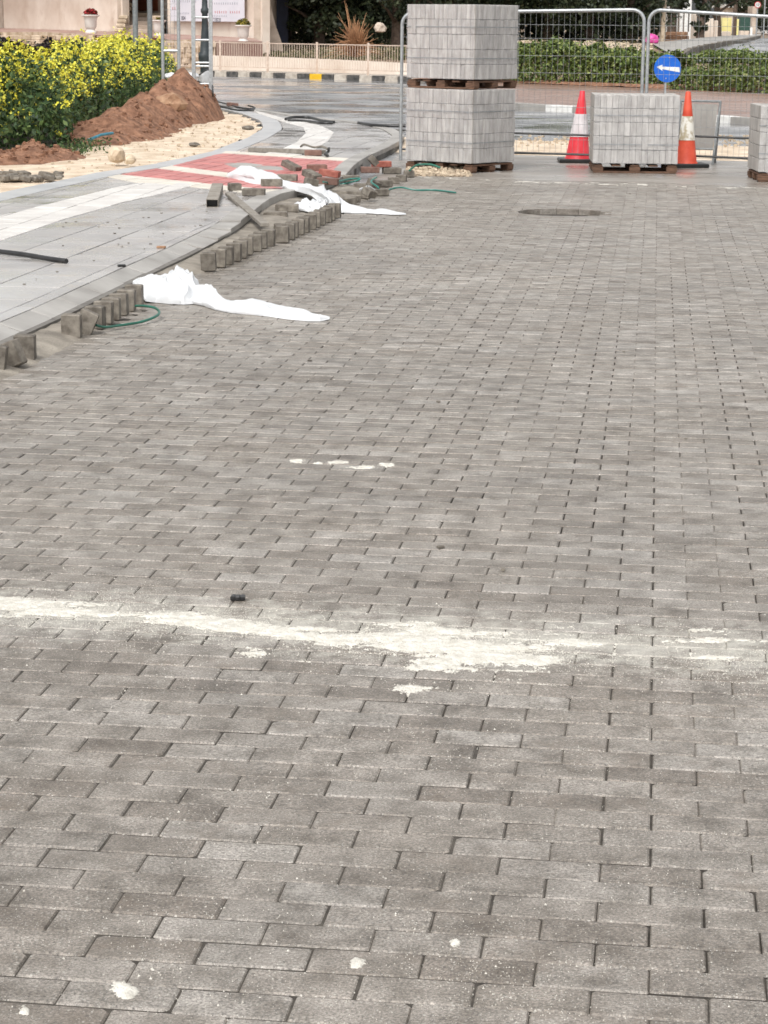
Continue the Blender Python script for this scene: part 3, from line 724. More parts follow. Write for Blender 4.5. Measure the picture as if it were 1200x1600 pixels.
# ================================================================ POLES, LADDER FRAME, LAMP POST, MESH PANEL
def pole(u, vb, D, r, h, label, mt, ztop=None):
    b = Q(u, vb, D); b.z = 0.0 if b.z < .05 else b.z
    m = MB(); m.tube([(b.x, b.y, 0), (b.x, b.y, h)], r, 12)
    m.tube([(b.x, b.y, h), (b.x, b.y, h+.03)], r*1.15, 12)
    return tag(m.build('steel_pole', mt, smooth=True), label, 'pole', 'steel poles behind the flowers')
pole(213.5, 180, 44, .052, 4.6, 'thick grey steel pole rising from the flowers, the one farthest from the lamp post', M['galvd'])
pole(236, 180, 44.5, .050, 4.6, 'thick grey steel pole just left of the slim bright pole', M['galvd'])
def framepanel(name, label, u0_, u1_, D, h, vbars, hstep, r, mt):
    a = Q(u0_, 150, D); b = Q(u1_, 150, D); t = thing(name, label, 'fence panel', (a.x, a.y, 0), 'mesh panels stood round the lamp post')
    for p in (a, b):
        m = MB(); m.tube([(p.x, p.y, 0), (p.x, p.y, h)], r, 10); m.build('post', mt, t, True)
    for z in (1.12, 2.2, h-.02) if h > 2 else (h-.02,):
        m = MB(); m.tube([(a.x, a.y, z), (b.x, b.y, z)], r*.8, 8); m.build('rail', mt, t, True)
    m = MB(); n = int((b.x-a.x)/.06)
    for k in range(1, n): x = a.x+(b.x-a.x)*k/n; m.tube([(x, a.y, .1), (x, a.y, h)], .0022, 4)
    for k in range(int(h/.1)): m.tube([(a.x, a.y, .1+k*.1), (b.x, a.y, .1+k*.1)], .0022, 4)
    o = m.build('wire_mesh', M['wire'], t); o['kind'] = 'stuff'
    return t
t = framepanel('mesh_panel', 'upright wire mesh panel between the slim bright pole and the ladder frame', 255, 280, 38.5, 3.4, 0, 0, .030, M['galv'])
# lamp post
D = 41.0; b = Q(321, 150, D); lp = thing('lamp_post', 'dark ornate cast iron lamp post behind the ladder frame', 'lamp post', (b.x, b.y, 0))
s = D/3530.0
prof = [(.17, 0), (.17, .10), (.13, .14), (.10, .35), (.088, .80), (.10, .84), (.125, .98), (.125, 1.03), (.092, 1.08), (.085, 1.2), (.062, 1.5), (.052, 1.75), (.075, 1.78), (.075, 1.82), (.055, 1.86), (.050, 2.0), (.045, 4.0)]
MB().lathe((b.x, b.y, 0), prof, 18).build('post', M['darkpost'], lp, True)
MB().lathe((b.x, b.y, 4.0), [(.05, 0), (.12, .06), (.19, .5), (.22, .52), (.05, .72), (.02, .82)], 8).build('lantern', M['darkpost'], lp)
# galvanised ladder frame
D = 37.6; a = Q(303.2, 172, D); b2 = Q(330, 172, D); lf = thing('ladder_frame', 'bright galvanised ladder frame standing upright at the edge of the sand', 'ladder', (a.x, a.y, 0))
for p in (a, b2):
    m = MB(); m.box((p.x, p.y, 1.75), (.062, .062, 3.4), bev=.008); m.build('stile', M['galv'], lf)
for v in (-45, -10, 27, 62.5, 98, 103.5, 131):
    z = Q(316, v, D).z; m = MB(); m.tube([(a.x+.03, a.y, z), (b2.x-.03, b2.y, z)], .018, 8); m.build('rung', M['galv'], lf, True)
# slack black cables at its foot
def wiggle(pts, r, mt, name, label, cat, group=None, n=8):
    P3 = [Vector(p) for p in pts]; out = []
    for i in range(len(P3)-1):
        p0 = P3[max(i-1, 0)]; p1 = P3[i]; p2 = P3[i+1]; p3 = P3[min(i+2, len(P3)-1)]
        for k in range(6):
            t = k/6; out.append(.5*((2*p1)+(p2-p0)*t+(2*p0-5*p1+4*p2-p3)*t*t+(3*p1-p0-3*p2+p3)*t**3))
    out.append(P3[-1]); m = MB(); m.tube(out, r, n)
    return tag(m.build(name, mt, smooth=True), label, cat, group)
wiggle([Q(332, 134, 37.4), Q(333, 150, 37.3), P(336, 157, .12), P(352, 162, .12), P(370, 167, .12), P(388, 170, .12), P(396, 169, .12)], .016, M['black'], 'cable', 'black cable hanging down beside the ladder frame and trailing over the paving', 'cable')
wiggle([P(334, 163, .12), P(352, 168, .12), P(372, 172, .12), P(392, 172, .12), P(398, 168, .12), P(388, 165, .12)], .015, M['black'], 'cable', 'looped black cable end lying on the paving beyond the brown brick', 'cable')
for k, (pts, lab) in enumerate([([Q(308, 120, 38.5), Q(318, 112, 38.3), Q(326, 108, 38.5)], 'short black strut crossing behind the ladder frame, the upper one'), ([Q(309, 127, 38.4), Q(318, 131, 38.3), Q(327, 136, 38.4)], 'short black strut crossing behind the ladder frame, the lower one')]):
    wiggle(pts, .014, M['black'], 'strut', lab, 'strut')
# pale torn sacks beside the mound peak
def sack(pt, sx, sy, sz, label, seed, mt, cat='sack', name='sack'):
    import bmesh
    bm = bmesh.new(); bmesh.ops.create_icosphere(bm, subdivisions=3, radius=1)
    for v in bm.verts:
        n = noise.noise(v.co*1.6+Vector((seed, 0, 0))); n2 = abs(noise.noise(v.co*4+Vector((0, seed, 0))))
        v.co *= 1+.3*n-.25*n2; v.co = Vector((v.co.x*sx/2, v.co.y*sy/2, max(-.55, v.co.z)*sz/2))
    me = bpy.data.meshes.new(name); bm.to_mesh(me); bm.free(); o = link(name, me, mt); o.location = pt
    me.polygons.foreach_set('use_smooth', [True]*len(me.polygons)); return tag(o, label, cat)
sack(Q(268, 119, 38.0), .26, .3, .12, 'white sack lying behind the peak of the soil ridge', 1, M['sheet'])
sack(Q(300, 119, 38.3), .24, .3, .14, 'white sack between the soil ridge and the ladder frame', 2, M['sheet'])
sack(Q(320, 128, 38.8), .30, .3, .40, 'grey white sack leaning behind the ladder frame', 3, M['kerbpale'])
sack(Q(216, 96, 42.0), .07, .07, .18, 'small orange red tape knot on the pole among the flowers', 4, M['coneorange'], 'tape', 'tape')

# ================================================================ FENCE (site fence panels)
def fence_panel(label, pts, top, u0_, u1_, group, posts=(True, True)):
    """pts: (left ground point, right ground point); top: (zl, zr)"""
    a, b = pts; d = (b-a); L = d.length; dn = d.normalized(); zl, zr = top; rr = .14
    t = thing('fence_panel', label, 'fence', (a.x, a.y, 0), group)
    def at(s, z): q = a+dn*s; return Vector((q.x, q.y, z))
    path = [at(0, .0), at(0, zl-rr)]
    for k in range(1, 7): q = math.pi/2*k/6; path.append(at(rr*(1-math.cos(q)), zl-rr+rr*math.sin(q)))
    for k in range(1, 6): path.append(at(rr+(L-2*rr)*k/6, zl+(zr-zl)*k/6))
    for k in range(0, 7): q = math.pi/2*k/6; path.append(at(L-rr+rr*math.sin(q), zr-rr+rr*math.cos(q)))
    path.append(at(L, 0))
    m = MB(); m.tube(path, .021, 10); m.build('frame', M['galv'], t, True)
    for zz_, nm in ((.13, 'bottom_rail'), (.36, 'middle_rail')):
        m = MB(); m.tube([at(0, zz_), at(L, zz_-.03)], .013, 8); m.build(nm, M['black'], t, True)
    m = MB(); n = int(L/.066)
    for k in range(1, n): s_ = L*k/n; z1 = zl+(zr-zl)*s_/L; m.tube([at(s_, .1), at(s_, z1)], .0017, 4)
    for z in (.10, .28, .46, .66, .86, 1.06, 1.26, 1.46, 1.62): m.tube([at(0.02, z), at(L-.02, z)], .0021, 4)
    o = m.build('wire_mesh', M['wire'], t); o['kind'] = 'stuff'
FA = P(626, 250); FB = P(999, 257.5); FC = P(1360, 269)
fence_panel('wire fence panel behind the tall double stack, joined to the next at the narrow gap', (FA, FB), (1.745, 1.80), 0, 0, 'wire fence panels closing the road')
fence_panel('wire fence panel running off behind the blue arrow sign and the cropped stack', (FB+Vector((.052, -.02, 0)), FC), (1.80, 1.68), 0, 0, 'wire fence panels closing the road')

# ================================================================ PALLETS OF PAVERS
def stack(name, label, corner, ang_l, W, L, z0, nl, lh, gsize, film=False, group='stacks of grey pavers on pallets', pal=True, cw=.0625, cl=.066):
    """corner = near corner; left face runs back-left, right face runs back-right"""
    t = thing(name, label, 'paver stack', (corner.x, corner.y, z0), group)
    dl = Vector((-math.cos(ang_l), math.sin(ang_l), 0)); dr = Vector((math.sin(ang_l), math.cos(ang_l), 0))
    rot = Matrix(((-dl.x, dr.x, 0), (-dl.y, dr.y, 0), (0, 0, 1)))
    C0 = Vector((corner.x, corner.y, 0))
    def loc(a, b, z): return C0+dl*a+dr*b+Vector((0, 0, z))
    zb = z0+.105
    m = MB(); m.box(loc(W/2, L/2, zb+nl*lh/2), (W-.13, L-.15, nl*lh-.02), rot); m.build('inner_pavers', M['kerb'], t)
    meshes = {}
    def put(sz, p, r3):
        if sz not in meshes:
            mm = MB(); mm.box((0, 0, 0), sz, bev=.005); o = mm.build('paver', M['stackbrick']); meshes[sz] = o.data; bpy.data.objects.remove(o)
        o = bpy.data.objects.new('paver', meshes[sz]); COL.objects.link(o); o.parent = t
        o.matrix_parent_inverse = PM[t.name].inverted(); o.matrix_basis = Matrix.Translation(p) @ r3.to_4x4()
    nW = round(W/cw); nL = round((L-.075)/cl)
    for k in range(nl):
        z = zb+lh*(k+.5); sh = rnd.uniform(-.004, .004)
        for i in range(nW):
            j = rnd.gauss(0, .003); put((round(W/nW-.0035, 4), .075, round(lh-.003, 4)), loc((i+.5)*W/nW, .0375+j+sh, z), rot)
        for i in range(nL):
            j = rnd.gauss(0, .003); put((.078, round((L-.075)/nL-.0035, 4), round(lh-.003, 4)), loc(.039+j, .075+(i+.5)*(L-.075)/nL, z), rot)
        if ang_l < .3: 
            for i in range(nL): put((.078, round((L-.075)/nL-.0035, 4), round(lh-.003, 4)), loc(W-.039, .075+(i+.5)*(L-.075)/nL, z), rot)
    # top course
    for i in range(nW):
        for b_ in range(1, int(L/.2)): put((round(W/nW-.0035, 4), .19, .03), loc((i+.5)*W/nW, .075+.2*(b_-.5)+.01, zb+nl*lh-.016), rot)
    for h_ in (.28, .70):
        m = MB(); zz_ = zb+nl*lh*h_
        m.box(loc(W/2, -.010, zz_), (W+.02, .003, .009), rot); m.box(loc(-.010, L/2, zz_), (.003, L, .009), rot); m.build('strapping', M['galvd'], t)
    if film:
        def ff(i, j):
            b_ = L*i/30; z = zb+nl*lh*j/24; o_ = .010+.018*max(0, fbm(b_*7, z*7, z0, 3))+.02*max(0, noise.noise(Vector((b_*3+z*4, z, z0))))
            return tuple(loc(-o_, b_, z))
        grid_mesh('plastic_wrap', 31, 25, ff, M['film'], t)
    def f2(i, j):
        a_ = W*i/34; z = zb+nl*lh*j/24; return tuple(loc(a_, -(.014+.012*max(0, fbm(a_*8, z*5, z0+4, 3))), z))
    grid_mesh('plastic_wrap', 35, 25, f2, M['film'], t)
    # wooden pallet
    for b_ in (.05, L/2, L-.05):
        for a_ in (.06, W/2, W-.06): m = MB(); m.box(loc(a_, b_, z0+.045), (.12, .09, .05), rot); m.build('pallet_block', M['wood'], t)
        m = MB(); m.box(loc(W/2, b_, z0+.010), (W-.02, .09, .018), rot); m.build('bottom_board', M['wood'], t)
    for i in range(5):
        m = MB(); m.box(loc(.06+(W-.12)*i/4, L/2, z0+.082), (.10, L-.03, .018), rot); m.build('top_board', M['wood'], t)
    return t
C1 = P(737, 271)
stack('paver_pallet', 'lower pallet of the tall double stack, film wrapped grey pavers on the ground', C1, R(39.8), .95, .78, 0, 5, .161, 0, True)
stack('paver_pallet', 'upper pallet of grey pavers resting on top of another pallet', C1+Vector((.01, .03, 0)), R(39.2), .95, .80, .915, 5, .162, 0, True)
C2 = P(1058, 271.5)
stack('paver_pallet', 'single low pallet of grey pavers between the two traffic cones', C2, R(2.2), .95, .8, 0, 5, .1525, 0, False, cw=.068, cl=.1)
C3 = P(1323, 286); 
stack('paver_pallet', 'pallet of grey pavers cut off at the frame edge beyond the cones', C3, R(1.0), .95, .8, 0, 5, .14, 0, False, cw=.068, cl=.1)

# ================================================================ CONES
def cone(label, base, D, mats3, ztop, ax, ay, rb_=.150, hb=.40, rz=0):
    t = thing('traffic_cone', label, 'traffic cone', (base.x, base.y, 0), 'traffic cones by the fence')
    H = ztop; f = lambda z: rb_-(rb_-.030)*z/H
    MB().box((base.x, base.y, .022), (.46, .40, .044), Matrix.Rotation(rz, 3, 'Z'), bev=.012).build('base', M['black'], t)
    for nm, za, zb_, mt in (('lower_band', .044, H*.36, mats3[0]), ('white_sleeve', H*.36, H*.68, mats3[1]), ('top_band', H*.68, H, mats3[2])):
        e = .004 if nm == 'white_sleeve' else 0
        pr = [(f(za)+e+(.012 if nm == 'lower_band' else 0), za), (f(za+.02)+e, za+.02), (f(zb_)+e, zb_)]
        if nm == 'top_band': pr += [(.026, H+.006), (.014, H+.008)]
        MB().lathe((base.x+ax*0, base.y, 0), pr, 28, ax=ax, ay=ay).build(nm, mt, t, True)
    return t
c1 = P(902, 253)
cone('clean red and white traffic cone between the tall double stack and the low pallet', c1, 0, (M['conered'], M['conewhite'], M['conered']), .845, .045, 0, rb_=.155)
c2 = P(1072, 260.5)
cone('orange traffic cone with dirty white sleeve beside the grey sign board', c2, 0, (M['coneorange'], M['conedirty'], M['coneorange']), .865, -.01, 0, rb_=.13, rz=.1)

# ================================================================ BLUE ARROW SIGN
D = 36.0; c = Q(1043, 107, D); sg = thing('arrow_sign', 'round blue road sign with a white arrow pointing left', 'road sign', (c.x, c.y, 0))
rad = 21.3*D*.976/FPX
def disc(cx, cy, cz, r_, y, th, mt, nm, par_):
    m = MB(); n = 40; vs = []; 
    for yy in (y, y+th):
        for k in range(n): q = 2*math.pi*k/n; vs.append((cx+r_*math.cos(q), yy, cz+r_*math.sin(q)))
    fs = [tuple(range(n)), tuple(reversed(range(n, 2*n)))]+[((k+1) % n, k, n+k, n+(k+1) % n) for k in range(n)]
    m.add(vs, fs); return m.build(nm, mt, par_)
disc(c.x, 0, c.z, rad, D, .004, M['blue'], 'sign_face', sg)
def arrow_pt(u, v): q = Q(u, v, D); return (q.x, q.z)
ap = [arrow_pt(*p) for p in ((1026, 104.5), (1035.5, 101), (1034.5, 104.2), (1061.5, 105.0), (1062, 113), (1034.5, 107.8), (1035.2, 110.8))]
m = MB(); n = len(ap); m.add([(x, D-.004, z) for x, z in ap]+[(x, D-.0005, z) for x, z in ap], [tuple(range(n)), tuple(reversed(range(n, 2*n)))]+[(i, n+i, n+(i+1) % n, (i+1) % n) for i in range(n)])
m.build('arrow', M['white'], sg)
for v in (90, 122.5): q = Q(1046 if v < 100 else 1040.5, v, D); m = MB(); m.box((q.x, D-.004, q.z), (.015, .006, .02)); m.build('bolt', M['galv'], sg)
m = MB(); m.tube([(c.x-.02, D+.03, 0), (c.x-.02, D+.03, c.z+rad*.8)], .018, 10); m.build('post', M['galv'], sg, True)
m = MB(); m.box((c.x, D+.2, .03), (.5, .5, .06), bev=.01); m.build('base', M['black'], sg)

# ================================================================ A-FRAME SIGN BOARD (seen from behind)
D = 26.9; t = thing('folding_sign_board', 'grey folding sign board seen from behind, standing at the wire fence', 'sign board', (Q(1090, 250, D).x, D, 0))
tl = Q(1064, 157.5, D); tr = Q(1126, 158.5, D)
def leg(p, q, r_=.014): m = MB(); m.tube([p, q], r_, 8); m.build('leg', M['galvd'], t, True)
leg(tl, (tl.x-.06, D-.16, 0)); leg(tr, (tr.x-.09, D-.16, 0)); leg(tr, (tr.x+.0, D+.25, 0)); leg(tl, (tl.x, D+.25, 0))
m = MB(); m.tube([tl, tr], .014, 8); m.build('top_bar', M['galvd'], t, True)
pl = Q(1068, 162, D-.04); pr = Q(1122, 163, D-.04); bl = Q(1066, 232, D-.1); br = Q(1114, 233, D-.1)
m = MB(); vs = [pl, pr, br, bl]; vs2 = [v+Vector((0, .012, 0)) for v in vs]
m.add(vs+vs2, [(3, 2, 1, 0), (4, 5, 6, 7), (0, 1, 5, 4), (1, 2, 6, 5), (2, 3, 7, 6), (3, 0, 4, 7)]); m.build('panel', M['panel'], t)
m = MB(); m.tube([bl, br], .012, 8); m.build('lower_bar', M['galvd'], t, True)

# ================================================================ LOOSE BLOCKS, STRAPS, SHEETS, TIMBER
def blockmesh(sz, name, mt):
    mm = MB(); mm.box((0, 0, 0), sz, bev=.006); o = mm.build(name, mt); d = o.data; bpy.data.objects.remove(o); return d
stand = blockmesh((.098, .066, .124), 'standing_block', M['block'])
def place(me, p, rot, name, label, cat, group, mt=None):
    o = bpy.data.objects.new(name, me); COL.objects.link(o); o.location = p; o.rotation_euler = rot
    return tag(o, label, cat, group)
near = [(38, 565, 0, .08), (17, 577, -.42, -.2), (-8, 583, .12, .1), (111, 530, 0, .05), (134, 524, .42, .1), (148, 516, 0, -.1), (161, 508, .03, .0), (173, 502, 0, .06), (185, 495, -.03, 0), (197, 488, .02, .0), (209, 480, 0, .03)]
lab_near = ['grey block standing alone beside the leaning block at the road edge', 'grey block leaning sideways at the road edge near the frame corner', 'grey block at the road edge cut by the frame border',
            'tallest squarest grey block leading the short row by the green strap', 'grey block tipped over against its neighbour in the short row', 'third grey block of the short row, where the green strap begins',
            'fourth grey block in the short row by the green strap', 'fifth grey block in the short row by the green strap', 'sixth grey block in the short row by the green strap', 'grey block one before the last of the short row', 'last grey block of the short row, touching the white sheet']
for (u, v, tilt, rz), lb in zip(near, lab_near):
    p = P(u, v); p = Vector((p.x, p.y+.034, .062+.004)); 
    place(stand, p, (rnd.uniform(-.04, .04), tilt, -.12+rz), 'standing_block', lb, 'paving block', 'loose blocks stood along the road edge')
nb = 20; a = P(324, 424); b = P(508, 341)
for k in range(nb):
    t_ = k/(nb-1); p = a.lerp(b, t_)
    if k >= 9: p = p+Vector((.06, 0, 0))
    p = Vector((p.x+.02+rnd.uniform(-.012, .012), p.y+rnd.uniform(-.03, .03), .063+rnd.uniform(0, .004)))
    o = place(stand, p, (rnd.uniform(-.05, .05), rnd.uniform(-.04, .04), -.12+rnd.uniform(-.08, .08)), 'standing_block', 'one of the grey blocks in the long row stood along the kerb', 'paving block', 'blocks of the long row along the kerb')
    o['label'] = ['', 'second', 'third', 'fourth', 'fifth', 'sixth', 'seventh', 'eighth', 'ninth', 'tenth', 'eleventh', 'twelfth', 'thirteenth', 'fourteenth', 'fifteenth', 'sixteenth', 'seventeenth', 'eighteenth', 'nineteenth', ''][k]+' grey block of the long row along the kerb, counted from its near end'
    if k == 0: o['label'] = 'first and nearest grey block of the long row along the kerb'; 
    if k == nb-1: o['label'] = 'last grey block of the long row, against the crumpled white sheet'
brick = blockmesh((.2, .1, .065), 'loose_brick', M['block']); brickr = blockmesh((.2, .1, .065), 'loose_brick', M['redblock'])
brickb = blockmesh((.2, .1, .065), 'loose_brick', M['brownblock'])
chunk = blockmesh((.11, .1, .07), 'loose_brick', M['block'])
LB = [  # u, v(base), z, mesh, rx, ry, rz, label
 (455, 268, ZS, brick, 0, .35, -.6, 'grey brick tilted up on the red paving beyond the white sheet'),
 (448, 284, ZS, brick, 0, 0, -.1, 'flat grey brick lying on the white sheet edge over the red paving'),
 (487, 282, ZS+.02, brick, 0, .25, -.9, 'large grey brick leaning down across other rubble, beside the white sheet'),
 (424, 292, ZS+.03, brick, 0, 0, .1, 'dark grey brick resting on the white sheet at the red paving'),
 (366, 299, ZS, chunk, 0, 0, .3, 'small flat grey chip by the end of the steel channel'),
 (396, 307, ZS, brick, 0, 0, -.1, 'flat grey brick lying between the plank and the white sheet'),
 (495, 268, ZS+.02, brickb, 0, 0, .2, 'small dark red brick upright behind the long red one'),
 (515, 278, ZS+.03, brickr, 0, .12, -.25, 'long dark red brick lying on the rubble by the kerb end'),
 (512, 290, ZS, brickb, 0, .05, -.15, 'brown red brick under the long red one'),
 (486, 293, ZS, chunk, 0, .2, .5, 'broken grey piece in front of the leaning brick'),
 (546, 285, .05, brick, 0, 0, .05, 'dark grey kerb piece at the corner of the red paving'),
 (578, 271, .03, brickb, 0, 0, .1, 'dull red brick lying against the tall kerb face'),
 (596, 262, .07, brickr, 0, 0, .5, 'bright orange red brick tilted on top of the others by the kerb'),
 (583, 262, .09, chunk, 0, .8, .2, 'small orange brick piece standing against the kerb'),
 (612, 272, .0, brick, 0, 0, .2, 'grey brick lying behind the broken pile near the kerb'),
 (569, 298, .0, brick, 0, 0, -.2, 'grey brick at the front of the pile with the green strap'),
 (584, 296, .03, chunk, .3, .3, .7, 'broken grey piece wedged in the pile with the strap'),
 (597, 293, .0, brick, 0, 0, .7, 'grey brick turned edge on in the middle of the pile'),
 (615, 288, .0, chunk, 0, 0, .1, 'short grey block at the far side of the strap pile'),
 (627, 284, .0, chunk, 0, 0, -.1, 'tan grey block second from the end of the strap pile'),
 (639, 277, .0, chunk, 0, 0, .1, 'last grey block of the pile beside the double stack'),
 (561, 311, .0, brick, 0, .05, -.15, 'flat grey brick in front of the pile nearest the sheet'),
 (590, 307, .0, brick, 0, 0, .35, 'grey brick lying flat at the road side of the pile'),
 (577, 309, .04, chunk, .4, .2, .9, 'pale broken corner piece lying on two bricks'),
 (534, 311, .0, chunk, 0, .1, .0, 'dark upright block rising behind the white sheet'),
 (546, 317, .0, brick, .1, 0, -.75, 'thin grey brick lying at an angle beside the sheet'),
 (540, 320, .0, brick, .15, 0, -.85, 'lower of two parallel bricks beside the white sheet'),
 (448, 332, .03, brick, 0, 0, .0, 'grey brick laid flat behind the long row under the sheet'),
 (430, 344, .0, brick, 0, 0, .0, 'pale grey brick lying flat in the hollow of the kerb'),
 (440, 366, .0, chunk, .2, 0, .3, 'small dark chunk at the foot of the long row'),
 (489, 244, ZS, brickb, 0, 0, .05, 'lone red brown brick beside the long timber on the grey paving'),
 (363, 167, ZS, brickb, 0, .1, .3, 'brown brick on the pale cloth among the black cables')]
for (u, v, z, me, rx, ry, rz, lb) in LB:
    p = P(u, v, z); place(me, Vector((p.x, p.y+.05, z+.036+abs(math.sin(ry))*.05)), (rx, ry, rz), 'loose_brick', lb, 'brick', 'loose bricks scattered at the kerb')
m = MB(); m.tube([P(563, 296, .075), P(575, 291, .12), P(590, 300, .03)], .012, 6); tag(m.build('mortar_lump', M['sheet']), 'white scrap lying over the brick pile with the strap', 'scrap')
# gravel under the double stack
m = MB()
for k in range(520):
    u = rnd.uniform(636, 735); v = rnd.uniform(262, 276)+rnd.uniform(-2, 2)*0; p = P(u, v); s = rnd.uniform(.015, .045)
    m.box((p.x, p.y, .008+rnd.random()*.035*max(0, 1-abs(v-268)/7)), (s, s*.8, s*.7), Matrix.Rotation(rnd.uniform(0, 3), 3, 'Z') @ Matrix.Rotation(rnd.uniform(-.6, .6), 3, 'X'))
for k in range(260):
    p = P(rnd.uniform(810, 1200), rnd.uniform(215, 232)); s = rnd.uniform(.02, .05)
    m.box((p.x, p.y, .03), (s, s*.8, s*.7), Matrix.Rotation(rnd.uniform(0, 3), 3, 'Z'))
tag(m.build('gravel', M['stone']), kind='stuff')
# small chips on paving and sidewalk
m = MB()
for k in range(44):
    if k < 34: uu = rnd.uniform(20, 330); p = P(uu, rnd.uniform(330, 460-uu*.3), ZS); z = ZS+.004
    else: p = P(rnd.uniform(200, 1150), rnd.uniform(300, 900)); z = .006
    if k >= 34: s = rnd.uniform(.006, .014)
    else: s = rnd.uniform(.005, .013)
    m.box((p.x, p.y, z), (s*1.6, s, s*.5), Matrix.Rotation(rnd.uniform(0, 3), 3, 'Z'))
tag(m.build('debris', M['block']), kind='stuff')
p = P(372, 938); m = MB()
for k in range(3): m.box((p.x-.014+k*.014, p.y+rnd.uniform(-.003, .003), .008), (.0125, .026, .014), Matrix.Rotation(rnd.uniform(-.2, .2), 3, 'Z'), bev=.003)
m.box((p.x, p.y, .008), (.04, .02, .012)); tag(m.build('rubber_scrap', M['black']), 'small black ribbed rubber scrap lying above the powder line', 'scrap')
p = P(190, 417, ZS); m = MB(); m.box((p.x, p.y, ZS+.008), (.05, .03, .016), Matrix.Rotation(.3, 3, 'Z'), bev=.004); tag(m.build('rubber_scrap', M['black']), 'small dark scrap on the grey slabs of the sidewalk', 'scrap')
p = P(252, 388, ZS); m = MB(); m.box((p.x, p.y, ZS+.008), (.06, .03, .016), Matrix.Rotation(-.2, 3, 'Z'), bev=.004); tag(m.build('stone_chip', M['rock']), 'small brown stone chip on the grey slabs near the kerb', 'stone')

wiggle([P(150, 508, .05), P(165, 511, .03), P(190, 508, .02), P(220, 503, .02), P(242, 495, .03), P(249, 488, .04), P(242, 481, .05), P(225, 478, .05), P(212, 478, .04)], .0075, M['strap'], 'green_strap', 'loop of dark green strap lying beside the short row of blocks', 'strap', n=6)
wiggle([P(712, 301, .01), P(680, 297, .01), P(650, 297, .01), P(628, 293, .03), P(612, 295, .01), P(596, 300, .03), P(590, 292, .09), P(580, 284, .12), P(588, 277, .14)], .009, M['teal'], 'green_strap', 'long teal strap running out of the brick pile across the pavers', 'strap', n=6)
wiggle([P(505, 284, .16), P(530, 288, .05), P(555, 283, .09), P(562, 279, .11), P(545, 280, .10), P(528, 284, .10)], .009, M['teal'], 'green_strap', 'tangled teal strap at the corner of the red paving', 'strap', n=6)
wiggle([P(640, 266, .08), P(652, 258, .12), P(672, 257, .13), P(688, 262, .1)], .012, M['strap'], 'green_strap', 'dark green strap arching from under the double stack', 'strap', n=6)
wiggle([P(-30, 390, ZS+.02), P(0, 393, ZS+.02), P(40, 398, ZS+.02), P(75, 404, ZS+.018), P(104, 408, ZS+.018)], .016, M['black'], 'black_pipe', 'black pipe lying across the grey sidewalk slabs by the white strip', 'pipe')
wiggle([P(446, 186, ZS+.03), P(460, 183, ZS+.05), P(485, 184, ZS+.04), P(505, 189, ZS+.03), P(522, 191, ZS+.03)], .022, M['black'], 'black_hose', 'thick black hose along the bend of the white tactile strip', 'hose')
wiggle([P(450, 188, ZS+.02), P(475, 189, ZS+.02), P(500, 192, ZS+.03), P(520, 192.5, ZS+.03)], .02, M['black'], 'black_hose', 'second black hose lying just in front of the thick one', 'hose')
wiggle([P(560, 192, ZS+.03), P(580, 195, ZS+.03), P(605, 196.5, ZS+.03), P(640, 197, ZS+.03)], .022, M['black'], 'black_hose', 'black hose on the kerb top behind the fence post', 'hose')
wiggle([P(512, 243, ZS+.02), P(508, 241, ZS+.04), P(513, 237, ZS+.05), P(514, 232, ZS+.10)], .016, M['black'], 'black_hose', 'bent black hose end beside the red brown brick', 'hose')
wiggle([P(470, 229, ZS+.04), P(476, 226, ZS+.07), P(490, 230, ZS+.06), P(504, 229, ZS+.07), P(512, 233, ZS+.05)], .013, M['block'], 'black_hose', 'grey crumpled hose piece at the end of the timber', 'hose')
def plank(p, q, w_, h_, name, label, mt, cat):
    d = q-p; rot = d.to_track_quat('X', 'Z').to_matrix(); m = MB(); m.box((p+q)/2, (d.length, w_, h_), rot, bev=.004)
    return tag(m.build(name, mt), label, cat)
plank(P(391, 233.5, ZS+.02), P(506, 238, ZS+.04), .07, .05, 'timber', 'long grey timber lying across the white tactile strip', M['oldwood'], 'timber')
plank(P(358, 303, ZS+.03), P(414, 351, .10), .07, .03, 'plank', 'weathered plank lying diagonally from sidewalk to kerb hollow', M['oldwood'], 'plank')
# steel channel: open ended box section
a = P(331.5, 318, ZS+.035); b = P(340, 292, ZS+.035); d = (b-a); rot = d.to_track_quat('Y', 'Z').to_matrix(); L = d.length; c = (a+b)/2
ch = thing('steel_channel', 'open ended box channel lying on the wet sidewalk slabs', 'channel', (a.x, a.y, ZS))
for off, sz in (((0, 0, .032), (.10, L, .004)), ((0, 0, -.032), (.10, L, .004)), ((-.048, 0, 0), (.004, L, .06)), ((.048, 0, 0), (.004, L, .06))):
    m = MB(); m.box(c+rot@Vector(off), sz, rot); m.build('side', M['oldwood'], ch)
m = MB(); m.box(c+rot@Vector((0, .05, 0)), (.090, L-.12, .058), rot); m.build('dark_inside_fill', M['black'], ch)  # added black fill, paints the unlit inside of the open channel

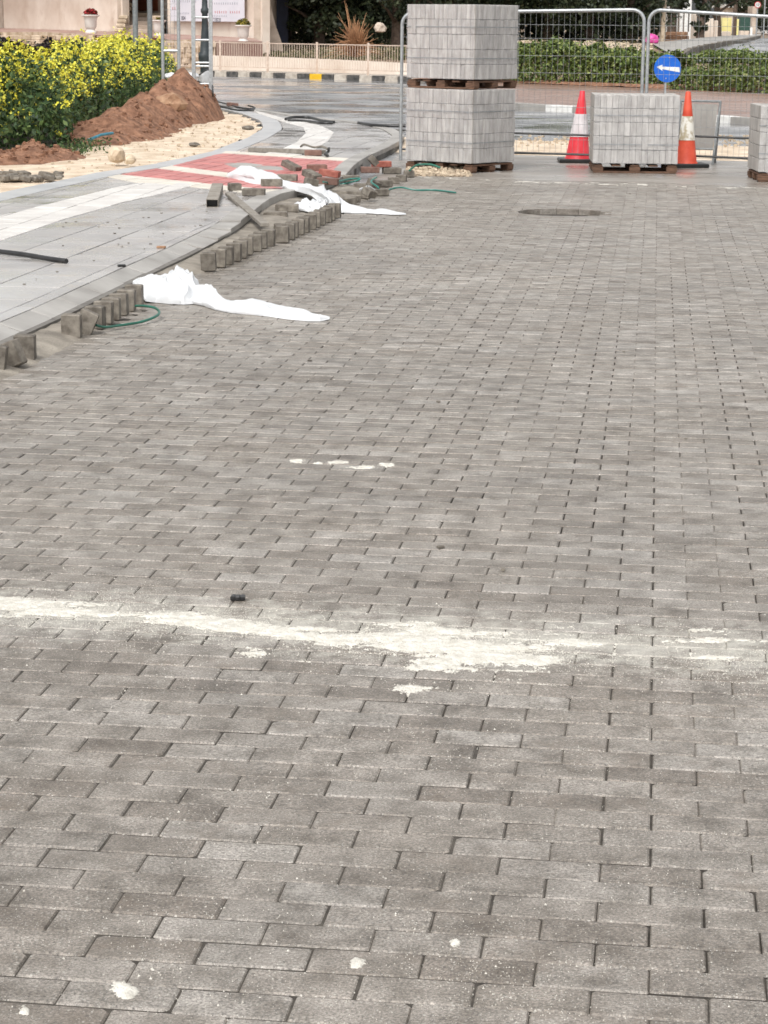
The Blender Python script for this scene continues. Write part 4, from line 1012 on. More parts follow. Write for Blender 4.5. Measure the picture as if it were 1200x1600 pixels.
# crumpled white sheets
def sheet(label, stations, zbase, seed, kh=.62):
    ns = 150; nc = 40
    us = [s_[0] for s_ in stations]
    def itp(t, k):
        x = t*(len(stations)-1); i = min(int(x), len(stations)-2); f = x-i; f = f*f*(3-2*f)*.5+f*.5; return stations[i][k]+(stations[i+1][k]-stations[i][k])*f
    def fn(i, j):
        t = i/(ns-1); u = itp(t, 0); vt = itp(t, 1); vb = itp(t, 2); zb = itp(t, 3)
        f0 = P(u, vb, zb); px = .6*(vb-33); e = max(2, vb-vt)
        h = e*kh/px; dv = (vb-33)**2/(CH*3530); dep = e*(1-kh)/dv+.05
        q = j/(nc-1); ang_ = math.pi*q
        w1 = 1+.25*noise.noise(Vector((t*9, q*2.2, seed)))
        w1 *= .97+.30*noise.noise(Vector((t*9, q*3, seed+9))); y = f0.y+dep*.5*(1-math.cos(ang_))*w1; z = math.sin(ang_)**.8*h*w1*1.12
        fold = abs(noise.noise(Vector((t*9+q*3.0, q*4.0, seed+3))))*.75+abs(noise.noise(Vector((t*22+q*8, q*13+t*8, seed+5))))*.30
        z *= 1.18-fold*.9; x = f0.x+.05*noise.noise(Vector((q*5, t*9, seed)))*min(1, h*8)
        x += (q-.5)*.0
        return (x, y, zb+max(.004, z))
    return tag(grid_mesh('plastic_sheet', ns, nc, fn, M['sheet']), label, 'plastic sheet', 'crumpled white plastic sheets')
sheet('crumpled white sheet by the short row of blocks, tapering onto the pavers', [(207, 438, 446, .06), (216, 434, 462, .04), (228, 431, 472, .01), (245, 425, 474, 0), (262, 420, 476, 0), (280, 420, 477, 0), (292, 428, 477, 0), (302, 443, 476, 0), (318, 448, 479, 0), (335, 457, 485, 0), (360, 465, 490, 0), (390, 468, 493, 0), (420, 475, 496, 0), (450, 481, 500, 0), (480, 487, 503, 0), (500, 491, 503, 0), (515, 496, 500, 0)], 0, 1.0)
sheet('crumpled white sheet draped from the red paving over the kerb onto the pavers', [(354, 270, 277, ZS), (372, 263, 282, ZS), (395, 264, 288, ZS), (420, 270, 290, ZS), (440, 281, 295, ZS), (465, 287, 300, ZS), (485, 289, 306, ZS), (500, 291, 318, .06), (510, 296, 328, .03), (520, 301, 333, .0), (532, 313, 333, 0), (550, 320, 334, 0), (572, 324, 334, 0), (590, 325, 335, 0), (612, 329, 336, 0), (634, 333, 336, 0)], 0, 4.0)
sheet('small white sheet bunched behind the end of the long row', [(458, 318, 327, .03), (470, 313, 330, .03), (485, 312, 332, .03), (498, 311, 334, .03), (508, 314, 334, .03)], 0, 8.0)

# ================================================================ FAR SIDE OF THE STREET
# footpath behind the kerb
fp_ = [(p.x, p.y+.18) for p in KL[:6]]
m = MB(); m.prism(fp_+[(p[0]+.3, p[1]+3.2) for p in fp_[::-1]], -.1, .13)
fpo = tag(m.build('far_footpath', M['wetcon']), kind='structure')
kb = tag(MB().prism([(p.x, p.y) for p in KL]+[(p.x, p.y+.17) for p in KL[::-1]], -.1, .06).build('far_kerb', M['kerb']), kind='structure')
ys = P(487, 124, .08); rsl = resample([p.copy() for p in KL], .47)
ky = min(range(len(rsl)-1), key=lambda k: abs(proj((rsl[k]+rsl[k+1])/2+Vector((0, 0, .08)))[0]-486))
for k in range(len(rsl)-1):
    a, b = rsl[k], rsl[k+1]; d = (b-a).normalized(); nr = Vector((-d.y, d.x, 0)); g = d*.012
    u = proj((a+b)/2)[0]
    mt = M['kerb']
    if -60 < u < 760: mt = M['yellowpaint'] if k == ky else (M['blackpaint'] if (k-ky) % 2 else M['whitekerb'])
    mm = MB(); mm.prism([tuple((a+g-nr*.012)[:2]), tuple((b-g-nr*.012)[:2]), tuple((b-g+nr*.19)[:2]), tuple((a+g+nr*.19)[:2])], -.05, .15, inset=.012)
    mm.build('kerb_stone', mt, kb)
# pedestrian railing
rl = [p+Vector((0, .42, 0)) for p in KL[2:5]]+[KL[5]+Vector((0, .42, 0))]
rr_ = resample(rl, 1.93)
k0 = min(range(len(rr_)), key=lambda k: abs(proj(rr_[k])[0]-457)); sh = proj(rr_[k0])[0]-457
t = thing('pedestrian_railing', 'cream painted pedestrian railing along the far kerb', 'railing', tuple(rr_[k0]))
post_i = [k for k in range(len(rr_)) if 230 < proj(rr_[k])[0] < 780]
for k in post_i:
    p = rr_[k]; m = MB(); m.box((p.x, p.y, .13+.46), (.07, .05, .92), bev=.008); m.build('post', M['rail'], t)
    if k+1 not in post_i: continue
    q = rr_[k+1]
    for z, h_ in ((.99, .028), (.28, .025)):
        m = MB(); d = q-p; rot = Matrix.Rotation(math.atan2(d.y, d.x), 3, 'Z'); m.box((p+q)/2+Vector((0, 0, z)), (d.length-.075, .03, h_), rot); m.build('rail', M['rail'], t)
    nb_ = 19
    for i in range(1, nb_+1):
        s_ = p.lerp(q, i/(nb_+1)); m = MB(); m.box((s_.x, s_.y, .635), (.014, .014, .68)); m.build('baluster', M['rail'], t)
# low cream wall behind the footpath
def wallseg(name, label, cat, pts, th, mt, kind=None):
    """pts: list of (x,y,z0,z1)"""
    m = MB(); n = len(pts); vs = []
    for x, y, z0, z1 in pts: vs += [(x, y, z0), (x, y, z1), (x, y+th, z0), (x, y+th, z1)]
    fs = []
    for i in range(n-1):
        a = i*4; b = a+4; fs += [(a, b, b+1, a+1), (a+1, b+1, b+3, a+3), (a+3, b+3, b+2, a+2)]
    fs += [(0, 1, 3, 2), (n*4-4, n*4-2, n*4-1, n*4-3)]; m.add(vs, fs)
    return tag(m.build(name, mt), label, cat, kind=kind)
def wp_(u, vt, D, z0=0): q = Q(u, vt, D); return (q.x, D, z0, q.z)
wallseg('garden_wall', 'low cream rendered wall sloping down behind the railing', 'wall', [wp_(332, 87, 70.5), wp_(420, 89, 69.5), wp_(520, 93, 68), wp_(620, 98, 66.5), wp_(760, 106, 65)], .3, M['wall'])
wallseg('retaining_wall', 'rough rubble and plaster retaining wall below the house terrace', 'wall', [wp_(-250, 47, 88), wp_(0, 50, 86), wp_(70, 50, 83), wp_(147, 55, 79)], .5, M['stonewall'])
wallseg('retaining_wall', 'stained stone wall behind the lamp post and the pole base', 'wall', [wp_(257, 63, 74.5), wp_(300, 62, 73), wp_(336, 64, 72)], .5, M['stonewall'])
# courses of rough stones on the retaining walls
for (ua, ub, va, vb_, Da, Db, par_n) in ((0, 147, 55, 78, 85.9, 79.0, 'retaining_wall'), (262, 334, 66, 108, 74.2, 71.9, 'retaining_wall.001')):
    po = bpy.data.objects[par_n]; r_ = rnd; 
    rows = 3 if ua == 0 else 5
    for rw in range(rows):
        u = ua
        while u < ub-6:
            wpx = rnd.uniform(9, 17); f = (u+wpx/2-ua)/(ub-ua); DD = Da+(Db-Da)*f
            c = Q(u+wpx/2, va+(vb_-va)*(rw+.5)/rows, DD); m = MB(); wx = wpx*DD/3530
            m.box((c.x, DD-.02, c.z), (wx*.93, .1, (vb_-va)/rows*DD/3530*.9), Matrix.Rotation(rnd.uniform(-.05, .05), 3, 'Y'), bev=.02)
            m.build('stone', M['stonewall'], po); u += wpx
# maroon wall with white iron balusters beside the steps
wallseg('maroon_wall', 'dark maroon wall under the terrace between the flowers and the steps', 'wall', [wp_(147, 55, 79.6), wp_(200, 57, 78), wp_(257, 60, 76)], .3, M['maroon'])
t = thing('iron_railing', 'thin cream iron railing in front of the maroon wall', 'railing', (Q(200, 80, 77).x, 77, 0))
a = Q(152, 57, 78.8); b = Q(236, 60, 76.3); m = MB(); m.tube([a, b], .02, 6); m.build('rail', M['rail'], t, True)
for k in range(13):
    p = a.lerp(b, k/12); m = MB(); m.tube([p, (p.x, p.y, .1)], .014, 5); m.build('baluster', M['rail'], t)
# terrace slab
tp = [Q(-260, 44, 97), Q(0, 43, 95), Q(200, 49, 87), Q(395, 58.5, 79), Q(410, 64, 74), Q(336, 64, 72.2), Q(257, 60, 76.3), Q(147, 55, 79.9), Q(0, 50, 86.3), Q(-260, 47, 88.3)]
m = MB(); n = len(tp); m.prism([(p.x, p.y) for p in tp], -.1, [p.z-.02 for p in tp]); tag(m.build('terrace', M['terrace']), kind='structure')
# house with stair and poster
t = thing('house', 'cream rendered house with an outside stair and a printed banner', 'house', (Q(200, 45, 90).x, 90, 1.1))
def wallq(nm, ua, Da, ub, Db, z0, z1, mt, th=.3, va=None):
    a = Q(ua, 45, Da); b = Q(ub, 45, Db); d = (b-a); d.z = 0; L = d.length; rot = Matrix.Rotation(math.atan2(d.y, d.x), 3, 'Z'); nn = rot@Vector((0, th/2, 0))
    m = MB(); c = (a+b)/2+nn; c.z = (z0+z1)/2; m.box(c, (L, th, z1-z0), rot); return m.build(nm, mt, t)
wallq('wall', 6, 94.7, 192, 87.4, .6, 6.5, M['wall'])
wallq('wall', 262, 84.9, 410, 78.8, .5, 6.5, M['wall'])
wallq('wall', 190, 92.2, 266, 90.0, .5, 6.5, M['wallside'])
wallq('side_wall', 410, 78.9, 432, 84, .3, 6.5, M['wallside'])
wallq('return_wall', 192, 87.5, 190, 92, .5, 6.5, M['wallside'], th=.2)
wallq('corner_pier', -1, 95.2, 5, 94.9, .6, 6.5, M['wallside'], th=.4)
wallq('roof', -260, 97, 410, 78.5, 6.5, 6.8, M['roofpale'], th=9)
wallq('door', 206, 91.6, 246, 90.5, 2.0, 4.0, M['door'], th=.15)
# stair treads rising away
z_s = [1.13, 1.28, 1.43, 1.58, 1.73, 1.90]
for k, z in enumerate(z_s):
    D = 86.2+k*.75; a = Q(193+k*2.0, 40, D); b = Q(250, 40, D-1.2); m = MB(); m.box(((a.x+b.x)/2, D, z-.2), (b.x-a.x, .8, .4), bev=.02); m.build('step', M['wallside'] if k < 5 else M['stone'], t)
for k in range(7):
    q = Q(187+k*2.1, 46.5-k*6.5, 85.4+k*.6); m = MB(); m.box((q.x, q.y, q.z), (.34, .5, .15), Matrix.Rotation(rnd.uniform(-.1, .1), 3, 'Z'), bev=.04); m.build('stair_block', M['stone'], t)
for k in range(3):
    q = Q(247+k*.5, 28+k*7, 84.4); m = MB(); m.box((q.x, q.y, q.z), (.4, .4, .16), bev=.03); m.build('stair_block', M['stone'], t)
# ragged buttress at the corner
m = MB(); q0 = Q(428, 60, 80); vs = []
for z, w_ in ((.25, .75), (.9, .62), (1.5, .40), (2.2, .22), (3.2, .08)): vs += [(q0.x-.35, 80, z), (q0.x-.35+w_, 80.1, z), (q0.x-.35+w_*.8, 81.2, z), (q0.x-.35, 81.2, z)]
m.add(vs, [(k*4+j, k*4+(j+1) % 4, k*4+4+(j+1) % 4, k*4+4+j) for k in range(4) for j in range(4)]+[(16, 17, 18, 19)]); m.build('buttress', M['wallside'], t)
# banner
pa = Q(268, 30, 84.3); pb_ = Q(383, 30, 79.5); d = (pb_-pa); d.z = 0; angb = math.atan2(d.y, d.x); rot = Matrix.Rotation(angb, 3, 'Z')
ban = thing('banner', 'white printed banner with red and black lettering on the house wall', 'banner', (pa.x, pa.y, 1.5))
zb0 = 1.60; zt0 = 3.1; cc = (pa+pb_)/2; cc.z = (zb0+zt0)/2; nrm = rot@Vector((0, -1, 0))
MB().box(cc+nrm*.03, (d.length, .02, zt0-zb0), rot).build('cloth', mat('banner_cloth', (.60, .60, .66), (.70, .69, .74), 1, .6, bump=0), ban)
ink = mat('grey_ink', (.08, .08, .10), bump=0); inkr = mat('faded_red_ink', (.50, .20, .22), bump=0); inkg = mat('pale_grey_ink', (.36, .37, .42), bump=0)
def text(body, u, v, h_, mt):
    fr = (u-268)/(383-268); base = pa.lerp(pb_, fr)+nrm*.045; D_ = base.y; zz_ = Q(u, v, D_).z
    cu = bpy.data.curves.new('lettering', 'FONT'); cu.body = body; cu.size = h_; cu.extrude = .002; cu.materials.append(mt)
    o = bpy.data.objects.new('lettering', cu); COL.objects.link(o); o.rotation_euler = (math.pi/2, 0, angb); o.location = (base.x, base.y, zz_)
    o = tomesh(o); par(o, ban)
text('804', 286, 31.5, .22, ink); text('A. 23820', 331, 34.8, .23, ink)
for (u, v, n_, mt, w_, hgt) in ((333, 19, 14, inkr, 3.3, .10), (272, 13, 4, inkr, 3.6, .12), (285, 21, 6, inkg, 2.5, .08), (328, 25.0, 12, inkg, 2.6, .07), (332, 5.5, 13, inkg, 3.4, .09), (272, 2, 12, inkg, 3.4, .09)):
    fr0 = (u-268)/115; 
    for i in range(n_):
        fr = (u+i*w_-268)/115.0
        if fr > .97 or rnd.random() < .13: continue
        base = pa.lerp(pb_, fr)+nrm*.045; zz_ = Q(u+i*w_, v, base.y).z; hg = hgt*rnd.uniform(.7, 1.0)
        m = MB(); m.box((base.x, base.y, zz_), (w_*.6*82/3530, .004, hg), rot); m.build('print_mark', mt, ban)
# pots
def pot(u, vb, vt, D, label, flm, fscale=1.0, grp='white pots along the house terrace'):
    q = Q(u, vb, D); zt_ = Q(u, vt, D).z; h = zt_-q.z; t = thing('flower_pot', label, 'flower pot', tuple(q), grp)
    k = h/.62
    prof = [(.20, 0), (.20, .05), (.15, .09), (.13, .13), (.17, .17), (.20, .22), (.215, .46), (.24, .54), (.31, .58), (.31, .62)]
    MB().lathe(q, [(r_*k, z*k) for r_, z in prof], 20).build('pot', M['pot'], t, True)
    n = 380; a = nrs.rand(n)*6.28; r_ = .23*k*fscale*np.sqrt(nrs.rand(n)); z = q.z+h+.22*k*fscale*nrs.rand(n)*(1-(r_/(.30*k))**2)
    pts = np.column_stack([q.x+r_*np.cos(a), q.y+r_*np.sin(a), z]); o = quads('flowers', leaves(pts, .075, asp=.9), flm, t); o['kind'] = 'stuff'
pot(142, 52, 23, 81, 'white pedestal pot of red flowers on the terrace before the blank wall', M['redfl'])
pot(380, 66, 39, 74.6, 'white pedestal pot of olive yellow leaves below the banner', M['yelfl'], 1.1)
pot(248, 56, 31, 79.5, 'pale pedestal pot mostly hidden behind the slim bright pole', M['yelfl'], .3)
# dark hedge behind the mustard
def hedge(name, label, cat, a, b, depth, h0, h1, leaf, n, mt, stem=True, base=0.0, shag=.12, group=None):
    t = thing(name, label, cat, tuple(a), group); s_ = nrs.rand(n); seedv = a.x; d = b-a; perp = Vector((-d.y, d.x, 0)).normalized()
    q = nrs.rand(n)*2-1; hh_ = h0+(h1-h0)*s_
    nz = np.array([noise.noise(Vector((x*d.length*1.4, y_, 1))) for x, y_ in zip(s_, q)])+.5*np.array([noise.noise(Vector((x*d.length*4, y_*2, 4))) for x, y_ in zip(s_, q)])
    lowf = np.array([noise.noise(Vector((x*d.length*.45, 3.3, seedv))) for x in s_])
    hh_ = hh_*(1-.25*q**2)*(1+shag*1.6*nz+.28*lowf)
    r_ = nrs.rand(n); surf = nrs.rand(n) < .5
    z = np.where(surf, 1-.12*nrs.rand(n)**2, r_**.8)*hh_; z += np.where(nrs.rand(n) < .03, nrs.rand(n)*shag*.9, 0)
    yy = np.where(surf, q, np.sign(q)*(1-.3*nrs.rand(n)))*depth*.5*(1+.3*nz)
    pts = np.column_stack([a.x+d.x*s_+perp.x*yy, a.y+d.y*s_+perp.y*yy, base+z])
    V_ = np.concatenate([leaves(pts[surf], leaf*1.05, flat=.75, asp=.7), leaves(pts[~surf], leaf, asp=.7)])
    o = quads('foliage', V_, mt, t); o['kind'] = 'stuff'
    if stem:
        m = MB(); k = max(3, int(d.length/.6))
        for i in range(k):
            p = a+d*((i+.5)/k); m.tube([(p.x, p.y, 0), (p.x+rnd.uniform(-.1, .1), p.y, base+h0*.6)], .025, 5)
        m.build('stems', M['bark'], t)['kind'] = 'stuff'
    return t
hedge('shrub_row', 'dark purple green shrubs under the rubble wall behind the flowers', 'hedge', Q(-200, 100, 68), Q(128, 100, 68), 1.2, .95, .85, .11, 9000, M['purple'], shag=.25)
hedge('hedge', 'long clipped green hedge behind the kerb at the end of the road', 'hedge', P(700, 131)+Vector((0, .9, 0)), P(1068, 144)+Vector((0, .9, 0)), 1.5, 1.02, .86, .085, 30000, M['leafhedge'], base=.08, shag=.2)
hedge('hedge', 'low shaggy hedge section to the side of the blue arrow sign, in front', 'hedge', P(1072, 146)+Vector((0, .7, 0)), P(1420, 162)+Vector((0, .7, 0)), 1.2, .50, .62, .075, 13000, M['leafhedge2'], base=.08, shag=.3)
hedge('hedge', 'darker bushy hedge standing behind the low shaggy hedge', 'hedge', P(1095, 128)+Vector((0, .6, 0)), P(1420, 137)+Vector((0, .6, 0)), 1.6, .78, .72, .08, 16000, M['leafhedge'], base=.08, shag=.25)
# soil kerb strip in front of hedges
def hsf(i, j):
    t_ = i/80; a = KL[4].lerp(KL[8], 0); 
    u = 640+i*10; p = P(u, 128+(u-630)*.0405); return (p.x, p.y+.1+j*.28, .10+.07*(j > 0)+.05*fbm(p.x*2, j*.7, 1))
tag(grid_mesh('hedge_bed', 81, 9, hsf, M['soil']), kind='structure')

# slope behind: grass, pale stones, path
def lit(u0_, u1_, v0_, v1_, n, size, mt, name):
    pts = []
    for _ in range(n):
        p = T(rnd.uniform(u0_, u1_), rnd.uniform(v0_, v1_)); pts.append((p.x, p.y, p.z+.03+rnd.random()*.08))
    tag(quads(name, leaves(np.array(pts), size), mt), kind='stuff')
lit(405, 640, 56, 96, 5000, .14, M['weed'], 'undergrowth')
lit(800, 1010, 45, 80, 1500, .10, M['weed'], 'dry_weeds')
m = MB()
for k in range(260):
    u = rnd.uniform(395, 640); p = T(u, rnd.uniform(58, 84)); s = rnd.uniform(.06, .2)
    m.box((p.x, p.y, p.z+.03), (s*1.3, s, s*.6), Matrix.Rotation(rnd.uniform(0, 3), 3, 'Z') @ Matrix.Rotation(rnd.uniform(-.4, .4), 3, 'X'), bev=.01)
for k in range(380):
    u = rnd.uniform(800, 1020); p = T(u, 60+(u-800)*.09+rnd.gauss(0, 4)); s = rnd.uniform(.05, .22)
    m.box((p.x, p.y, p.z+.03), (s*1.3, s, s*.6), Matrix.Rotation(rnd.uniform(0, 3), 3, 'Z') @ Matrix.Rotation(rnd.uniform(-.4, .4), 3, 'X'), bev=.01)
tag(m.build('slope_rubble', M['stone']), kind='stuff')
for (ua, va, ub, vb_, lb) in ((405, 56, 428, 47, 'pale pipe leaning down at the corner of the house'), (420, 58, 455, 54, 'pale pipe lying on the garden slope'), (842, 44, 903, 49, 'pale sawn log lying under the dark trees'), (866, 58, 930, 60, 'thin pale board lying on the stony slope')):
    a = T(ua, va) if vb_ > 50 else T(ua, va+10); b = T(ub, vb_) if vb_ > 50 else a+Vector((.6, .2, .45))
    if lb.startswith('pale sawn'): a = T(842, 58); a.z += .25; b = T(903, 60); b.z += .15
    m = MB(); m.tube([a+Vector((0, 0, .1)), b+Vector((0, 0, .1))], .06 if 'log' not in lb else .16, 8); tag(m.build('log' if 'log' in lb else 'pipe', M['stone'], smooth=True), lb, 'log' if 'log' in lb else 'pipe')
def strip(name, left, right, mt, dz=.03):
    """terrain-following strip between two pixel polylines"""
    L = [T(*p) for p in left]; Rr = [T(*p) for p in right]; vs = []; fs = []
    n = 30
    def samp(pl, t): x = t*(len(pl)-1); i = min(int(x), len(pl)-2); return pl[i].lerp(pl[i+1], x-i)
    for i in range(n+1):
        for j in range(9):
            p = samp(L, i/n).lerp(samp(Rr, i/n), j/8); vs.append((p.x, p.y, zt(p.y)+dz))
    for i in range(n):
        for j in range(8): a = i*9+j; fs.append((a, a+1, a+10, a+9))
    m = MB(); m.add(vs, fs); return tag(m.build(name, mt), kind='structure')
strip('dirt_path', [(790, 52), (850, 56), (930, 65), (1000, 74)], [(790, 60), (850, 64), (930, 72), (1000, 80)], mat('grey_dirt', (.17, .15, .14), (.27, .24, .22), 2, .8), .05)
strip('pale_verge', [(790, 60), (850, 65), (930, 73), (1000, 80)], [(790, 67), (850, 71), (930, 78), (1000, 84)], M['sand'], .055)
strip('far_pavement', [(1018, 72), (1050, 68), (1100, 61.5), (1150, 57), (1190, 55)], [(1060, 96), (1075, 84), (1120, 74), (1160, 67), (1186, 60)], M['kerb'], .10)
strip('far_road', [(1062, 97), (1077, 86), (1122, 76), (1162, 68.5), (1188, 60.5)], [(1500, 100), (1500, 88), (1480, 76), (1400, 68), (1300, 61)], M['wet'], .03)
pts = [T(*p)+Vector((0, 0, .05)) for p in ((1062, 95), (1076, 85), (1098, 79), (1122, 74.5), (1142, 70.5), (1162, 67.5), (1186, 60.5))]
kr = resample(pts, 1.1); fk = tag(MB().tube([p-Vector((0, 0, .1)) for p in pts], .03, 4).build('far_pavement_kerb', M['block']), kind='structure')
for a, b in zip(kr, kr[1:]):
    d = (b-a).normalized(); nr = Vector((-d.y, d.x, 0))*.1; mm = MB(); mm.prism([tuple((a-nr)[:2]), tuple((b-d*.02-nr)[:2]), tuple((b-d*.02+nr)[:2]), tuple((a+nr)[:2])], min(a.z, b.z)-.1, max(a.z, b.z)+.13, inset=.01); mm.build('kerb_stone', M['block'], fk)
# dry bush
q = Q(556, 76, 71.5); q.z = .55; t = thing('dry_bush', 'dead tan bush of dry stalks behind the railing', 'bush', tuple(q))
m = MB()
for k in range(330):
    a = rnd.uniform(0, 6.28); el = rnd.uniform(.15, 1.5); L = rnd.uniform(.35, 1.1) if k > 7 else rnd.uniform(1.1, 1.7); d = Vector((math.cos(a)*math.cos(el), math.sin(a)*math.cos(el), math.sin(el)))
    if k < 3: d = Vector((-.15, 0, 1)); L = 2.0
    p1 = q+d*L*.5; p2 = q+d*L+Vector((rnd.uniform(-.1, .1), 0, -.25*L*math.cos(el))); o_ = q+Vector((rnd.uniform(-.12, .12), 0, rnd.uniform(0, .7)*rnd.random())); m.tube([o_, p1+(o_-q)*.8, p2+(o_-q)*.8], [.016, .012, .005], 3, cap=False)
o = m.build('stalks', M['dry'], t); o['kind'] = 'stuff'
rock('boulder', 'pale boulder half hidden behind the dead tan bush', 'boulder', Q(594, 44, 74.5), (.40, .4, .38), M['wallside'], 6.2)
# trees
def tree(label, u, D, h, rx, zc, rz, n, leaf, mt, trunk_r=.18, low=0.0, group='dark trees along the far side', cat='tree', name='tree', seedk=0, branches=5):
    b = Q(u, 60, D); b.z = zt(D); t = thing(name, label, cat, tuple(b), group)
    m = MB(); lean = rnd.uniform(-.3, .3); pts = [b+Vector((0, 0, -.2)), b+Vector((lean*.3, 0, h*.2)), b+Vector((lean*.7, .1, h*.45)), b+Vector((lean, 0, h*.8))]
    m.tube(pts, [trunk_r*1.3, trunk_r, trunk_r*.7, trunk_r*.2], 9)
    for k in range(branches):
        a = k*2.4+seedk; s0 = b+Vector((lean*.4, 0, h*(.16+.1*k*.6))); e_ = s0+Vector((math.cos(a)*rx*.8, math.sin(a)*rx*.8, h*.15)); m.tube([s0, (s0+e_)/2+Vector((0, 0, .1)), e_], [trunk_r*.45, trunk_r*.3, trunk_r*.08], 6)
    m.build('trunk', M['bark'], t, True)
    # crown = many clumps
    nc = 46; cl = []
    for k in range(nc):
        d = nrs.normal(size=3); d /= np.linalg.norm(d); r_ = nrs.rand()**.4
        cl.append((d[0]*rx*r_, d[1]*rx*r_, zc+d[2]*rz*r_, .32+.35*nrs.rand()))
    per = n//nc; P_ = []
    for (cx, cy, cz, cr) in cl:
        s_ = min(rx, rz)*cr*.62; g = nrs.normal(size=(per, 3)); g /= np.linalg.norm(g, axis=1)[:, None]; g *= (s_*(.55+.55*nrs.rand(per)))[:, None]; g[:, 2] *= .8
        P_.append(g+[b.x+cx, b.y+cy, b.z+cz])
    A = np.concatenate(P_); A = A[A[:, 2] > b.z+low]
    o = quads('crown', leaves(A, leaf, asp=.6), mt, t); o['kind'] = 'stuff'
    return t
for (u, D, h, rx, zc, rz, n, lb) in [
    (448, 88, 5, 1.6, 2.4, 2.2, 7000, 'dark evergreen tree closest to the house corner'),
    (500, 84, 5, 1.7, 2.2, 2.1, 9000, 'dark evergreen tree behind the garden slope left of the dead bush'),
    (560, 86, 5.5, 1.9, 2.3, 2.2, 9000, 'dark evergreen tree standing directly behind the dead bush'),
    (620, 84, 5.5, 1.8, 2.2, 2.1, 8000, 'dark evergreen tree partly hidden by the fence post and double stack'),
    (700, 90, 6, 2.2, 2.6, 2.3, 5000, 'dark tree whose crown shows just over the double stack'),
    (790, 93, 6, 2.0, 2.5, 2.2, 7000, 'brownish dark tree rising beside the top of the double stack'),
    (855, 92, 6, 2.1, 2.4, 2.2, 9000, 'dense dark tree above the sawn log'),
    (920, 92, 6, 2.1, 2.3, 2.2, 9000, 'dense dark tree above the middle of the clipped hedge'),
    (980, 93, 6, 1.9, 2.3, 2.2, 8000, 'dark tree just before the junction of the two fence panels')]:
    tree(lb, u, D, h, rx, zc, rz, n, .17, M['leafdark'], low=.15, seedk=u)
tree('dark green tree beside the pale house wall behind the arrow sign', 1050, 102, 5, .8, 2.4, 1.3, 3500, .16, M['leafdark'], low=.9, seedk=2)
tree('narrow dark conifer between the cream gate posts', 1093, 112, 4, .42, 1.5, 1.5, 3500, .13, M['leafdark'], low=.1, seedk=3, branches=2)
tree('broad dark tree overhanging the cream garden wall', 1122, 124, 6, 1.9, 3.1, 1.5, 7000, .18, M['leafdark'], low=1.6, seedk=4)
tree('dark green tree behind the round road sign', 1165, 165, 7, 3.2, 3.6, 1.9, 6000, .25, M['leafdark'], low=1.6, seedk=5)
tree('green bush tree at the frame edge beyond the road signs', 1205, 160, 5, 2.2, 1.9, 1.8, 6000, .22, M['leafdark'], low=.1, seedk=6)
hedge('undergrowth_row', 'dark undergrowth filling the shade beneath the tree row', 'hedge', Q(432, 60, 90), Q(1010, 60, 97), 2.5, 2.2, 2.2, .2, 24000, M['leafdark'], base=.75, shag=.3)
m = MB(); q = Q(441, 30, 84.5); m.box((q.x, q.y, 1.5), (.45, .5, 2.0), bev=.05); tag(m.build('tarp_cover', M['navy']), 'navy blue covered object between the house corner and the trees', 'tarp')

# far right houses and street things
def bx(name, label, cat, u0_, u1_, v0_, v1_, D, dep, mt, zmin=None, bev=.02, top=None):
    a = Q(u0_, v1_, D); b = Q(u1_, v0_, D); z0 = zt(D)-.1 if zmin is None else zmin; z1 = b.z if top is None else top
    m = MB(); m.box(((a.x+b.x)/2, D+dep/2, (z0+z1)/2), (b.x-a.x, dep, z1-z0), bev=bev); return tag(m.build(name, mt), label, cat)
q = Q(1035, 68, 92); m = MB(); m.tube([(q.x, q.y, .8), (q.x+.05, q.y, 6.5)], [.11, .08], 10); up_ = thing('utility_pole', 'pale utility pole rising beside the pink bag', 'pole', (q.x, q.y, .85)); m.build('shaft', M['stone'], up_, True)
m = MB(); m.box((q.x+.05, q.y, 6.1), (1.2, .08, .08)); m.build('crossarm', M['bark'], up_)
sack(Q(1019, 62, 88.3), .54, .45, .50, 'bright pink rubbish bag at the foot of the utility pole', 9, M['pink'], 'rubbish bag', 'rubbish_bag')
bx('house', 'white house wall behind the brown garden wall', 'house', 1062, 1081, 0, 50, 112, 6, M['white'], top=5.5)
t = thing('garden_wall', 'brown stone garden wall topped with dark bars behind the pole', 'wall', tuple(Q(1055, 68, 98)))
a = Q(1034, 60, 96); b = Q(1075, 60, 103)
for rw in range(3):
    for k in range(7):
        p = a.lerp(b, (k+.5+(rw % 2)*.3)/7.3); m = MB(); m.box((p.x, p.y, .85+rw*.17+.08), (.19, .3, .16), bev=.02); m.build('stone', M['rock'], t)
for k in range(6):
    p = a.lerp(b, k/5); m = MB(); m.box((p.x, p.y, 1.85), (.05, .05, 1.0)); m.build('bar', M['bark'], t)
bx('gate_post', 'cream gate post nearest the brown garden wall', 'gate post', 1077, 1089, 22, 62, 118, .5, M['wall'])
bx('gate_post', 'cream gate post to the far side of the narrow conifer', 'gate post', 1100, 1115, 29, 60, 120, .5, M['wall'])
bx('gate_post', 'slimmer cream post standing next to the broad one', 'gate post', 1116.5, 1122, 32, 56, 122, .5, M['wall'])
bx('garden_wall', 'low cream wall running on from the gate posts', 'wall', 1122, 1142, 49, 56, 128, .4, M['wall'])
bx('yellow_wall', 'yellow painted wall under the broad dark tree', 'wall', 1127, 1143.5, 28, 50, 138, .4, M['yellowwall'])
bx('yellow_pillar', 'yellow painted pillar between the brown trunk and green container', 'pillar', 1147, 1155, 30, 50, 138, .4, M['yellowwall'])
bx('recycling_container', 'dark green container standing on a cream base by the road', 'container', 1156, 1173, 25, 48, 140, 1.2, M['green_bin'], zmin=1.35)
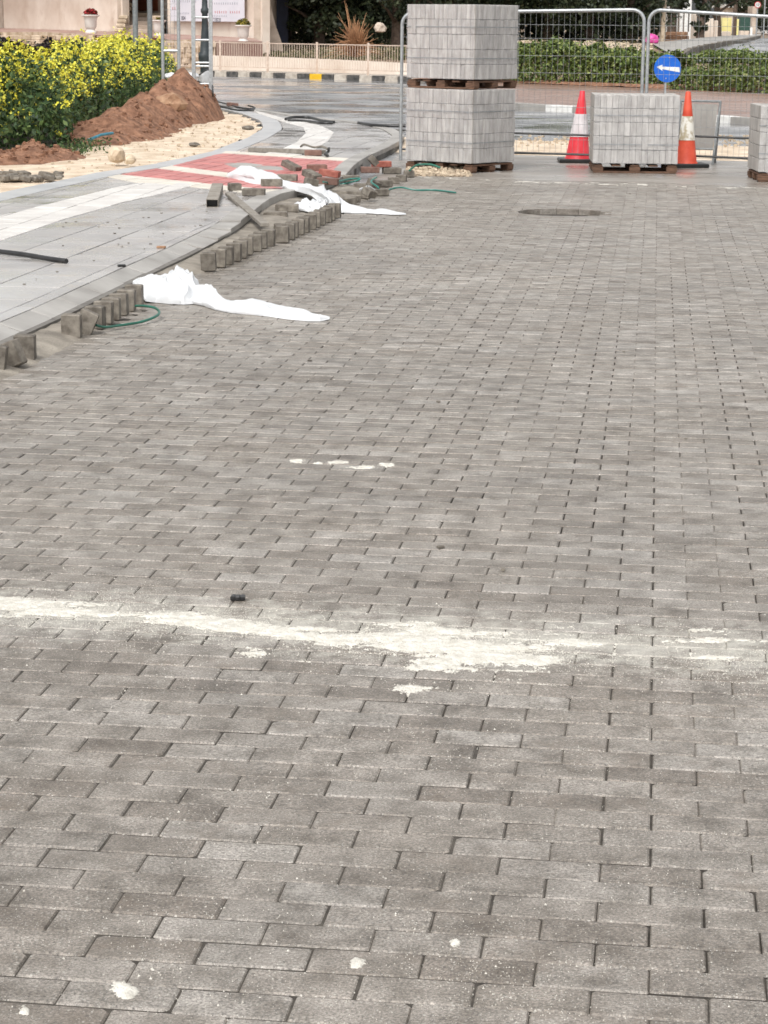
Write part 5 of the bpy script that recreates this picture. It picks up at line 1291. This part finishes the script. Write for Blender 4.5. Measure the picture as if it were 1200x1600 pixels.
bx('container_base', 'cream plinth under the dark green container', 'plinth', 1157, 1170, 48, 54, 139.5, 1.3, M['wall'], zmin=.9, top=1.34)
bx('marker_post', 'short white marker post beside the container', 'post', 1172, 1176, 43, 54, 136, .15, M['white'])
q = Q(1147, 52, 132); m = MB(); m.tube([(q.x, q.y, .9), (q.x+.05, q.y, 5.5)], [.13, .11], 8); tag(m.build('wooden_pole', M['bark'], smooth=True), 'dark brown pole in front of the yellow wall', 'pole')
t = thing('house', 'small cream house with a pale roof beyond the trees', 'house', tuple(Q(1155, 20, 170)))
def bxp(nm, u0_, u1_, v0_, v1_, D, dep, mt):
    a = Q(u0_, v1_, D); b = Q(u1_, v0_, D); m = MB(); m.box(((a.x+b.x)/2, D+dep/2, (a.z+b.z)/2), (b.x-a.x, dep, b.z-a.z)); m.build(nm, mt, t)
bxp('wall', 1136, 1172, 12, 62, 172, 6, M['wall']); bxp('roof', 1133, 1176, 7, 11.8, 171.5, 7, M['roofpale']); bxp('window', 1152, 1168, 13, 20, 171.9, .2, M['bark'])
bx('awning', 'orange awning at the top corner beyond the round sign', 'awning', 1174, 1201, -8, 3, 175, 2, M['orange'], zmin=3.35, top=4.4)
bx('white_building', 'white building at the frame edge beneath the awning', 'building', 1196, 1230, 3, 20, 180, 5, M['white'], top=3.3)
bx('dark_hut', 'brown shed between the container and the sign pole', 'shed', 1174, 1183, 10, 56, 150, 2, M['wallside'])
# round road sign
D = 120; c = Q(1184, 7.5, D); t = thing('speed_sign', 'round white road sign with a red rim on a slim pole', 'road sign', (c.x, c.y, .9)); rad = 5.2*D/3530
disc(c.x, 0, c.z, rad, D, .01, M['redfl'] if False else mat('sign_red', (.45, .06, .06), bump=0), 'rim', t); disc(c.x, 0, c.z, rad*.76, D-.008, .006, M['white'], 'sign_face', t)
cu = bpy.data.curves.new('lettering', 'FONT'); cu.body = '50'; cu.size = rad*1.1; cu.align_x = 'CENTER'; cu.align_y = 'CENTER'; cu.materials.append(ink)
o = bpy.data.objects.new('lettering', cu); COL.objects.link(o); o.rotation_euler = (math.pi/2, 0, 0); o.location = (c.x, D-.016, c.z); o = tomesh(o); par(o, t)
m = MB(); m.tube([(c.x, D+.04, .9), (c.x, D+.04, c.z+rad)], .035, 8); m.build('post', M['galv'], t, True)
m = MB(); m.lathe((c.x, D+.04, .9), [(.22, 0), (.12, .2), (.05, .25)], 10); m.build('footing', M['kerb'], t)
q = Q(1193, 52, 122); m = MB(); m.tube([(q.x, q.y, .9), (q.x, q.y, 3.4)], .04, 8); tag(m.build('street_pole', M['galv'], smooth=True), 'slim pale pole just beyond the round road sign', 'pole')
bpy.context.view_layer.update()
